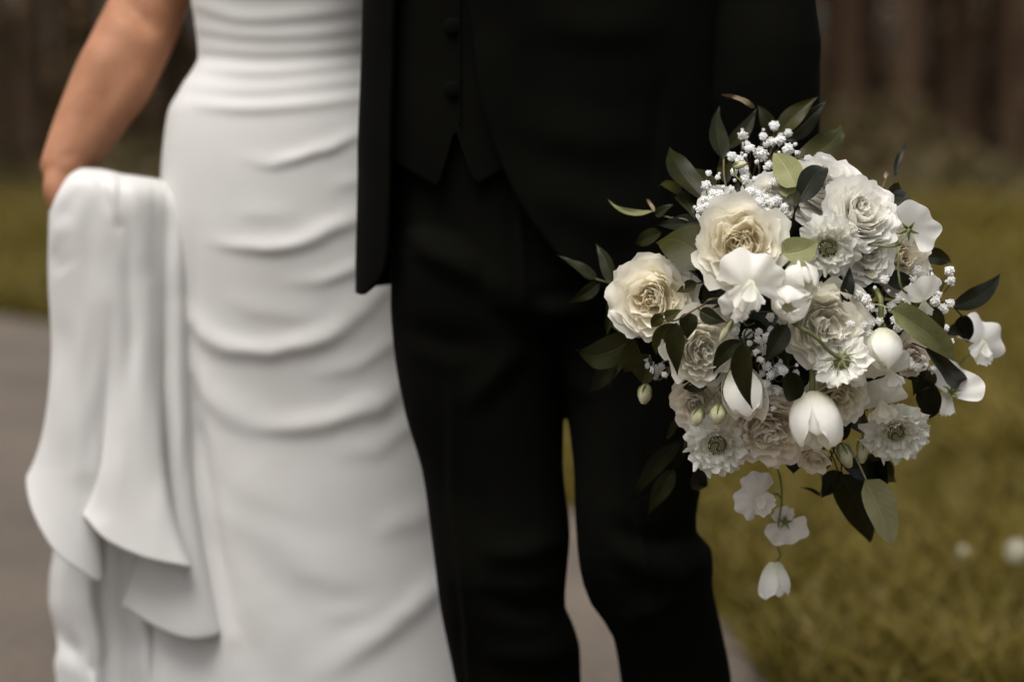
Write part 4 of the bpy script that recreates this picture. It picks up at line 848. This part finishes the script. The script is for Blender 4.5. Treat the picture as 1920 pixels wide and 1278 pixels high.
sweet_pea(1404, 538, 76, (.05, .0, 1), 'large ruffled white sweet pea left of the tulip pair', -.07, 1, -.35)
sweet_pea(1384, 578, 42, (-.3, -.2, 1), 'white sweet pea petals under the large ruffled one', -.065, 20, .5)
sweet_pea(1704, 430, 60, (.25, .15, -1), 'white sweet pea seen from behind with star shaped green calyx', -.03, 2, .9, stem_to=[W(1690, 452, 2.215), W(1676, 462, 2.225), W(1640, 460, 2.24), W(1600, 455, 2.28), W(1570, 470, 2.36)])
sweet_pea(1728, 566, 52, (.35, -.75, .55), 'nodding white sweet pea on a bent stem at the right', -.045, 3, .2, stem_to=[W(1694, 545, 2.235), W(1685, 515, 2.235), W(1684, 470, 2.245), W(1676, 440, 2.29)], closed=.25)
sweet_pea(1840, 648, 62, (.35, .10, .9), 'outermost white sweet pea at the right edge of the bouquet', .0, 4, -.5, stem_to=[W(1812, 668, 2.405), W(1780, 690, 2.42), W(1700, 680, 2.46)])
sweet_pea(1780, 738, 62, (-.25, -.55, -.8), 'nodding white sweet pea below the outermost one, right side', .0, 5, .6, stem_to=[W(1812, 732, 2.41), W(1842, 728, 2.42), W(1848, 724, 2.425)], closed=.2)
sweet_pea(1668, 700, 54, (.15, -.35, 1), 'white sweet pea under the egg shaped tulip', -.03, 6, .2)
sweet_pea(1610, 690, 56, (-.1, -.25, 1), 'ruffled white sweet pea left of the egg shaped tulip', -.02, 7, -.6)
sweet_pea(1655, 758, 56, (-.2, -.3, 1), 'ruffled cream sweet pea above the lower right scabiosa', .0, 8, .3, CREAM)
PALE = np.array([.84, .79, .72])
sweet_pea(1424, 936, 56, (-.35, .05, .9), 'pale sweet pea hanging below the bouquet, upper of the dangling stem', .0, 9, 1.1, PALE, stem_to=[W(1455, 925, 2.41), W(1466, 935, 2.41)])
sweet_pea(1472, 978, 48, (.1, -.1, -1), 'pale sweet pea on the dangling stem, lower open one', .0, 10, 2.9, PALE, stem_to=[W(1468, 960, 2.425), W(1466, 940, 2.42)])
tulip(1453, 1086, 66, 52, (.03, -1, .12), 'closed white bell shaped bloom at the very tip of the dangling stem', .0, 11, .75, name='sweet_pea', stem_to=[W(1463, 1040, 2.412), W(1458, 1022, 2.41), W(1459, 985, 2.41), W(1466, 935, 2.41), W(1462, 890, 2.41), W(1447, 850, 2.41), W(1450, 760, 2.46)])
scabiosa(1345, 832, 66, (-.02, -.22), 'white scabiosa with beaded green heart, lower left of the bouquet', -.02, 1)
scabiosa(1680, 808, 66, (.08, -.42), 'white scabiosa with dark heart, lower right of the bouquet', -.01, 2)
scabiosa(1552, 462, 64, (.05, -.18), 'cream scabiosa half under a pale leaf, upper centre', -.02, 3)
scabiosa(1578, 676, 56, (.35, -.45, -.55), 'white scabiosa turned away, its stalk crossing the beige rose', -.04, 4, stem_to=[W(1552, 655, 2.20), W(1530, 632, 2.19), W(1495, 610, 2.195), W(1470, 590, 2.26)])
# baby's breath
z3 = lambda L: [(1290 + x * .1565, 230 + y * .1565, s) for x, y, s in L]
breath(z3([(1030, 40, 1), (665, 150, 1), (900, 165, .8), (740, 315, 1), (690, 270, .9), (1000, 230, 1), (1100, 215, 1.1), (870, 380, 1.45), (525, 405, .95), (620, 450, .9), (960, 505, 1.1), (555, 590, .8), (660, 560, 1), (675, 690, 1.15), (1200, 320, 1.1), (1320, 375, .8), (1200, 125, .75),
           (650, 85, .3), (900, 90, .35), (1285, 260, .4), (685, 395, .4), (645, 365, .3), (825, 470, .5), (560, 690, .35), (1030, 710, .85), (800, 670, .5), (1090, 355, .3), (700, 640, .8), (1110, 150, .5), (940, 260, .7)]), (1425, 372, 2.36), 'baby\'s breath sprig standing up at the top of the bouquet', -.005, 1)
breath(z3([(245, 605, .6), (355, 655, .55), (215, 750, .95), (375, 610, .3), (350, 960, 1.1), (280, 930, 1), (200, 930, .8), (330, 1060, 1.2), (420, 960, 1), (150, 1040, .9), (560, 900, .9), (400, 1030, 1), (260, 1060, 1), (510, 800, .8), (80, 1015, .4), (480, 1060, .9), (370, 860, 1), (300, 850, .9), (440, 1080, .9), (220, 1000, .8), (420, 770, .4), (590, 960, .8)]), (1365, 402, 2.36), 'baby\'s breath sprig at the upper left, beside pointed leaves', -.035, 2)
breath(z3([(760, 830, 1.2), (680, 900, 1), (840, 870, 1.1), (780, 990, 1), (860, 960, 1), (1000, 960, 1.1), (1150, 1010, .8), (1050, 1080, .9), (900, 1040, 1), (700, 1010, .9), (960, 1060, .9), (1060, 930, 1), (1060, 1200, .8), (1120, 1130, .6), (920, 900, .8), (640, 1060, .8)]), (1440, 392, 2.36), 'baby\'s breath sprig lying above the golden rose', -.035, 3)
z7 = lambda L: [(1600 + x * .1877, 480 + y * .1877, s) for x, y, s in L]
breath(z7([(310, 235, .9), (50, 380, 1.1), (130, 430, .95), (170, 515, .9), (270, 560, 1.1), (445, 420, 1.05), (370, 510, 1.1), (500, 600, 1.1), (420, 640, 1), (440, 720, .9), (260, 650, .9), (95, 605, .95), (30, 540, .85), (180, 660, .9), (100, 690, .85), (50, 760, 1), (150, 780, 1), (540, 440, .9), (540, 510, .9), (215, 315, .35), (350, 350, .4), (30, 640, .35), (75, 830, .5), (-60, 620, .9), (-40, 520, .9), (-80, 740, 1), (-30, 680, .8), (-100, 800, .9), (10, 450, .8)]), (1640, 620, 2.34), 'baby\'s breath sprig between the beige rose and the egg shaped tulip', -.015, 4)
breath(z7([(760, 200, .9), (830, 260, .95), (960, 150, 1), (980, 250, .95), (840, 390, .95), (820, 450, 1), (965, 470, .9), (895, 530, 1), (860, 590, .7), (910, 720, .9), (900, 800, .8), (960, 860, .9), (580, 290, .45), (770, 130, .35), (690, 265, .4), (780, 660, .35), (640, 150, 1), (600, 230, .9), (645, 20, .4), (840, 330, .35), (920, 250, .3)]), (1730, 590, 2.37), 'baby\'s breath sprig at the right edge of the bouquet', .0, 5)
breath(z7([(650, 1110, .9), (790, 1130, .9), (725, 1090, .45), (640, 1170, .4), (580, 1090, .8), (560, 1040, .7), (700, 1010, .5)]), (1705, 670, 2.38), 'small baby\'s breath sprig under the long pale leaf', -.01, 6)
z6 = lambda L: [(1330 + x * .18, 470 + y * .18, s) for x, y, s in L]
breath(z6([(760, 720, 1), (640, 820, .7), (270, 840, .95), (400, 860, 1), (640, 690, .9), (520, 850, .9), (600, 900, 1), (540, 940, .9), (560, 1030, 1.1), (740, 1150, .4), (910, 1190, .35), (700, 1250, 1.1), (600, 1200, .9), (760, 1240, .9), (500, 920, .7), (310, 940, .35), (720, 640, .6), (420, 960, .6), (350, 900, .4)]), (1440, 645, 2.35), 'baby\'s breath sprig under the paired tulips', .0, 7)
breath([(1448, 656, 1), (1462, 690, 1), (1444, 703, .9), (1437, 719, .9), (1456, 732, .9), (1434, 750, .9), (1470, 696, .9), (1428, 700, .8), (1450, 766, .6), (1426, 675, .8), (1492, 700, .8), (1440, 735, .7), (1418, 660, .7)], (1450, 715, 2.36), 'baby\'s breath sprig between the hanging tulip and the largest one', -.01, 8)
breath([(1213, 672, .8), (1226, 692, .9), (1234, 697, .9), (1218, 684, .9), (1240, 688, .7), (1246, 702, .6), (1230, 708, .5)], (1262, 690, 2.38), 'small baby\'s breath sprig at the lower left, above a hanging bud', .0, 9, 10)
# buds
bud(1212, 722, 1206, 757, 26, 'greenish closed bud hanging at the lower left of the bouquet', .02, [(1222, 700), (1240, 680)])
bud(1312, 766, 1302, 798, 26, 'cream bud above the lower left scabiosa, left of two', -.03, [(1330, 750), (1352, 722)])
bud(1347, 760, 1344, 795, 32, 'cream bud above the lower left scabiosa, right of two', -.03, [(1352, 745), (1362, 720)])
bud(1576, 832, 1594, 876, 26, 'narrow cream bud right of the small blush bloom', .03, [(1570, 800), (1560, 770)])
bud(1618, 822, 1616, 868, 22, 'narrow cream bud left of the lower right scabiosa', .03, [(1612, 790), (1606, 760)])
bud(1680, 846, 1684, 870, 14, 'small green bud under the lower right scabiosa', .03, [(1678, 830), (1670, 800)])
bud(1620, 508, 1646, 524, 18, 'small greenish bud under the small white rose', .0, [(1600, 500), (1580, 510)])
bud(1372, 600, 1350, 640, 14, 'small green bud right of the ivory rose', -.02, [(1390, 590), (1400, 610)])
bud(1375, 312, 1400, 306, 14, 'small pale bud inside the top sprig', -.02, [(1380, 330), (1400, 360)])
# leaf sprigs
S1 = twig([(1117, 523), (1150, 533), (1176, 546), (1215, 560)], .03, label='sprig of three dark leaves reaching out at the far left')
leaf(1118, 523, 1050, 473, 25, 'silver', .03, parent=S1, bend=.05, petiole=False, roll=20); leaf(1148, 532, 1117, 457, 27, 'silver', .025, parent=S1, side=.05, petiole=False, roll=-25); leaf(1125, 528, 1062, 569, 26, 'mid', .03, parent=S1, side=-.05, petiole=False, roll=-15)
S2 = twig([(1357, 274), (1357, 300), (1360, 345), (1385, 420)], .04, label='sprig of tall curved leaves at the top left')
leaf(1354, 298, 1350, 198, 40, 'silver', .035, parent=S2, side=-.14, petiole=False, roll=28, bend=.08); leaf(1358, 280, 1418, 198, 28, 'mid', .035, parent=S2, side=.10, petiole=False, roll=-20); leaf(1447, 258, 1417, 195, 28, 'silver', .035, parent=S2, side=.06, petiole=False, roll=-20)
leaf(1414, 202, 1354, 177, 11, 'tan', .03, parent=S2, side=.10, wave=.2, petiole=False); leaf(1360, 345, 1352, 288, 30, 'mid', .05, parent=S2, petiole=False)
S3 = twig([(1246, 596), (1266, 601), (1296, 584), (1318, 572), (1340, 560)], -.06, label='sprig of olive leaves hanging over the ivory rose')
leaf(1268, 604, 1266, 706, 38, 'mid', -.07, parent=S3, petiole=False, roll=18, bend=.07); leaf(1263, 606, 1227, 670, 30, 'olive', -.06, parent=S3, petiole=False, side=.06); leaf(1294, 586, 1288, 636, 36, 'mid', -.055, parent=S3, petiole=False, shape='ovate')
leaf(1246, 596, 1277, 580, 25, 'olive', -.07, parent=S3, petiole=False, shape='ovate'); leaf(1244, 592, 1218, 614, 24, 'olive', -.07, parent=S3, petiole=False, shape='ovate')
S4 = twig([(1188, 632), (1215, 632), (1240, 630), (1280, 640)], .02, label='sprig of broad leaves at the lower left edge')
leaf(1188, 632, 1066, 661, 54, 'mid', .025, parent=S4, petiole=False, side=-.06, roll=-25, shape='ovate'); leaf(1190, 633, 1163, 706, 40, 'olive', .0, parent=S4, petiole=False, side=-.05, fold=.6); leaf(1152, 674, 1100, 736, 38, 'dark', .035, parent=S4, petiole=False)
leaf(1216, 664, 1200, 720, 58, 'olive', .0, parent=S4, petiole=False, shape='ovate', fold=.7, roll=20); leaf(1168, 688, 1134, 730, 34, 'silver', .04, parent=S4, petiole=False, roll=40); leaf(1250, 620, 1190, 626, 22, 'dark', -.01, parent=S4, petiole=False)
leaf(1162, 562, 1128, 632, 42, 'silver', .04, parent=S4, petiole=False, roll=35, side=-.08); leaf(1152, 606, 1182, 630, 24, 'silver', .03, parent=S4, petiole=False)
S5 = twig([(1262, 384), (1232, 398), (1255, 408), (1300, 420)], .04, label='sprig of thin curling leaves at the upper left')
leaf(1228, 396, 1142, 375, 12, 'pale', .04, parent=S5, side=-.10, petiole=False); leaf(1278, 366, 1225, 342, 23, 'olive', .03, parent=S5, petiole=False, side=.05); leaf(1272, 362, 1302, 408, 32, 'mid', .02, parent=S5, petiole=False); leaf(1228, 404, 1262, 382, 20, 'mid', .03, parent=S5, petiole=False)
leaf(1240, 435, 1184, 458, 32, 'mid', .045, parent=S5, petiole=False, side=-.05); leaf(1322, 414, 1232, 422, 34, 'dark', .03, parent=S5, petiole=False); leaf(1228, 398, 1212, 375, 7, 'tan', .04, parent=S5, petiole=False)
S6 = twig([(1815, 600), (1800, 588), (1786, 574), (1760, 565), (1700, 580)], .03, label='sprig of dark leaves at the right edge')
leaf(1786, 576, 1873, 512, 38, 'dark', .03, parent=S6, petiole=False, side=.05, roll=15); leaf(1802, 590, 1816, 644, 36, 'dark', .035, parent=S6, petiole=False, shape='ovate'); leaf(1806, 622, 1768, 624, 26, 'dark', .04, parent=S6, petiole=False)
S7 = twig([(1666, 326), (1652, 358), (1640, 395), (1620, 430)], .04, label='sprig of curled dark leaves at the upper right')
leaf(1640, 398, 1716, 356, 28, 'dark', .03, parent=S7, petiole=False, side=-.06, fold=.6, roll=35); leaf(1626, 380, 1706, 366, 34, 'silver', .035, parent=S7, petiole=False, side=.12, shape='ovate', roll=-20); leaf(1678, 332, 1704, 257, 12, 'dark', .04, parent=S7, petiole=False); leaf(1655, 380, 1708, 378, 34, 'dark', .045, parent=S7, petiole=False, side=.10)
leaf(1660, 336, 1663, 322, 6, 'tan', .04, parent=S7, petiole=False)
S8 = twig([(1290, 800), (1282, 850), (1300, 780), (1330, 740)], .05, label='sprig of dark leaves hanging at the lower left over the trousers')
leaf(1278, 826, 1184, 942, 34, 'dark', .05, parent=S8, petiole=False, side=.05); leaf(1264, 878, 1214, 966, 36, 'mid', .05, parent=S8, petiole=False); leaf(1273, 778, 1239, 826, 16, 'mid', .05, parent=S8, petiole=False, side=-.08); leaf(1308, 872, 1318, 930, 34, 'dark', .05, parent=S8, petiole=False); leaf(1278, 820, 1262, 880, 34, 'dark', .055, parent=S8, petiole=False)
# single leaves
for a, kw in (((1326, 490, 1220, 445, 98), dict(kind='olive', dd=-.03, shape='ovate', side=.06, fold=.15, label='broad olive leaf between the two cream roses')), ((1365, 522, 1318, 582, 62), dict(kind='dark', dd=-.01, shape='ovate')), ((1306, 530, 1268, 548, 24), dict(kind='olive', dd=-.02)),
              ((1324, 376, 1256, 270, 54), dict(kind='mid', dd=.02, side=-.08, roll=15)), ((1345, 350, 1300, 312, 26), dict(kind='silver', dd=.04)),
              ((1459, 252, 1534, 180, 40), dict(kind='olive', dd=.02, side=-.06, wave=.08)), ((1470, 264, 1552, 186, 42), dict(kind='dark', dd=.04, wave=.06)), ((1488, 304, 1583, 219, 50), dict(kind='olive', dd=.0, side=.07, wave=.10)), ((1497, 380, 1564, 295, 48), dict(kind='dark', dd=-.04, roll=12, side=-.04)), ((1448, 258, 1456, 232, 18), dict(kind='mid', dd=.03)),
              ((1492, 350, 1450, 286, 54), dict(kind='pale', dd=-.02, shape='ovate', roll=-10, label='pale green leaf below the top leaves')), ((1482, 372, 1478, 320, 40), dict(kind='pale', dd=-.005, shape='ovate')), ((1490, 386, 1488, 358, 28), dict(kind='mid', dd=-.045, shape='round')),
              ((1466, 474, 1537, 446, 58), dict(kind='pale', dd=-.055, shape='ovate', side=.10, label='pale green leaf over the upper scabiosa')), ((1712, 478, 1795, 488, 32), dict(kind='mid', dd=.03)), ((1650, 512, 1736, 546, 36), dict(kind='dark', dd=.0)), ((1582, 572, 1598, 496, 24), dict(kind='dark', dd=-.02, roll=30)), ((1570, 560, 1555, 500, 50), dict(kind='dark', dd=.02)),
              ((1476, 608, 1434, 682, 40), dict(kind='dark', dd=-.05, side=.05, roll=-15)), ((1672, 578, 1797, 680, 58), dict(kind='pale', dd=-.055, shape='blade', fold=.35, label='long pale striped leaf slanting down to the right')), ((1735, 652, 1832, 728, 42), dict(kind='dark', dd=-.005, side=.05)), ((1736, 712, 1742, 796, 48), dict(kind='dark', dd=.02)), ((1745, 690, 1712, 740, 50), dict(kind='mid', dd=.03)),
              ((1480, 696, 1490, 750, 42), dict(kind='dark', dd=-.04, shape='round', fold=.7)), ((1750, 574, 1766, 640, 26), dict(kind='silver', dd=-.01)), ((1394, 642, 1411, 766, 42), dict(kind='mid', dd=-.065, roll=14, bend=.05, side=.05, label='dark pointed leaf hanging over a white tulip')), ((1392, 638, 1334, 702, 34), dict(kind='mid', dd=-.03, side=.06)), ((1312, 582, 1364, 604, 30), dict(kind='silver', dd=-.05, roll=20)),
              ((1440, 498, 1472, 536, 50), dict(kind='dark', dd=-.01)), ((1350, 700, 1290, 712, 30), dict(kind='dark', dd=-.01)), ((1624, 898, 1678, 1026, 68), dict(kind='cream', dd=-.005, shape='ovate', fold=.5, roll=-15, label='pale veined leaf hanging lowest at the bottom right')), ((1572, 885, 1628, 1014, 70), dict(kind='mid', dd=.035, shape='ovate')),
              ((1586, 880, 1694, 900, 58), dict(kind='dark', dd=.03, shape='ovate')), ((1580, 884, 1540, 934, 40), dict(kind='dark', dd=.03)), ((1496, 830, 1487, 890, 46), dict(kind='dark', dd=.04)), ((1560, 860, 1510, 880, 30), dict(kind='dark', dd=.03)), ((1640, 900, 1662, 856, 50), dict(kind='dark', dd=.04)), ((1540, 930, 1498, 912, 8), dict(kind='mid', dd=.04)),
              ((1560, 820, 1600, 770, 50), dict(kind='dark', dd=.03)), ((1330, 715, 1270, 722, 40), dict(kind='dark', dd=.02)), ((1640, 545, 1600, 520, 44), dict(kind='dark', dd=.02)), ((1310, 560, 1350, 520, 50), dict(kind='dark', dd=.03))):
    leaf(*a, **kw)
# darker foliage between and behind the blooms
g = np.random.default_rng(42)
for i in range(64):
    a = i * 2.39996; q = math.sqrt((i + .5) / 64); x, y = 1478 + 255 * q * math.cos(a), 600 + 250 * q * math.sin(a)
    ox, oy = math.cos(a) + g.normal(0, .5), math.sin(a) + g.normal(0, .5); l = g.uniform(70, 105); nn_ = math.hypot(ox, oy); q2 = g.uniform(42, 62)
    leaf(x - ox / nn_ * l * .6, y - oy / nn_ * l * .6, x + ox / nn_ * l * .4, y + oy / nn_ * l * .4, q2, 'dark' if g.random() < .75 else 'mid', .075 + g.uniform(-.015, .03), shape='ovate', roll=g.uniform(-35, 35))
# stalks behind the hand, tied with a ribbon
for i in range(16):
    a = i * 2.39996; r = .016 * math.sqrt((i + .5) / 16); o_ = np.array([r * math.cos(a), 0, r * math.sin(a)]); e = BIND + o_ * 1.8 + np.array([-.004, .20 + .01 * (i % 4), -.055])
    V, F = tube([BIND + o_ + [0, -.05, .01], BIND + o_, e], .0034, 7, 10); obj('stalk', V, F, M_STEM, bouquet)
th = np.linspace(0, 10 * PI, 120); V, F = tube(np.c_[BIND[0] + .0215 * np.cos(th), BIND[1] - .055 + .0009 * np.arange(120), BIND[2] + .0215 * np.sin(th)], .003, 6, axis=(0, 1, 0)); obj('ribbon', V, F, M_DRESS, bouquet)
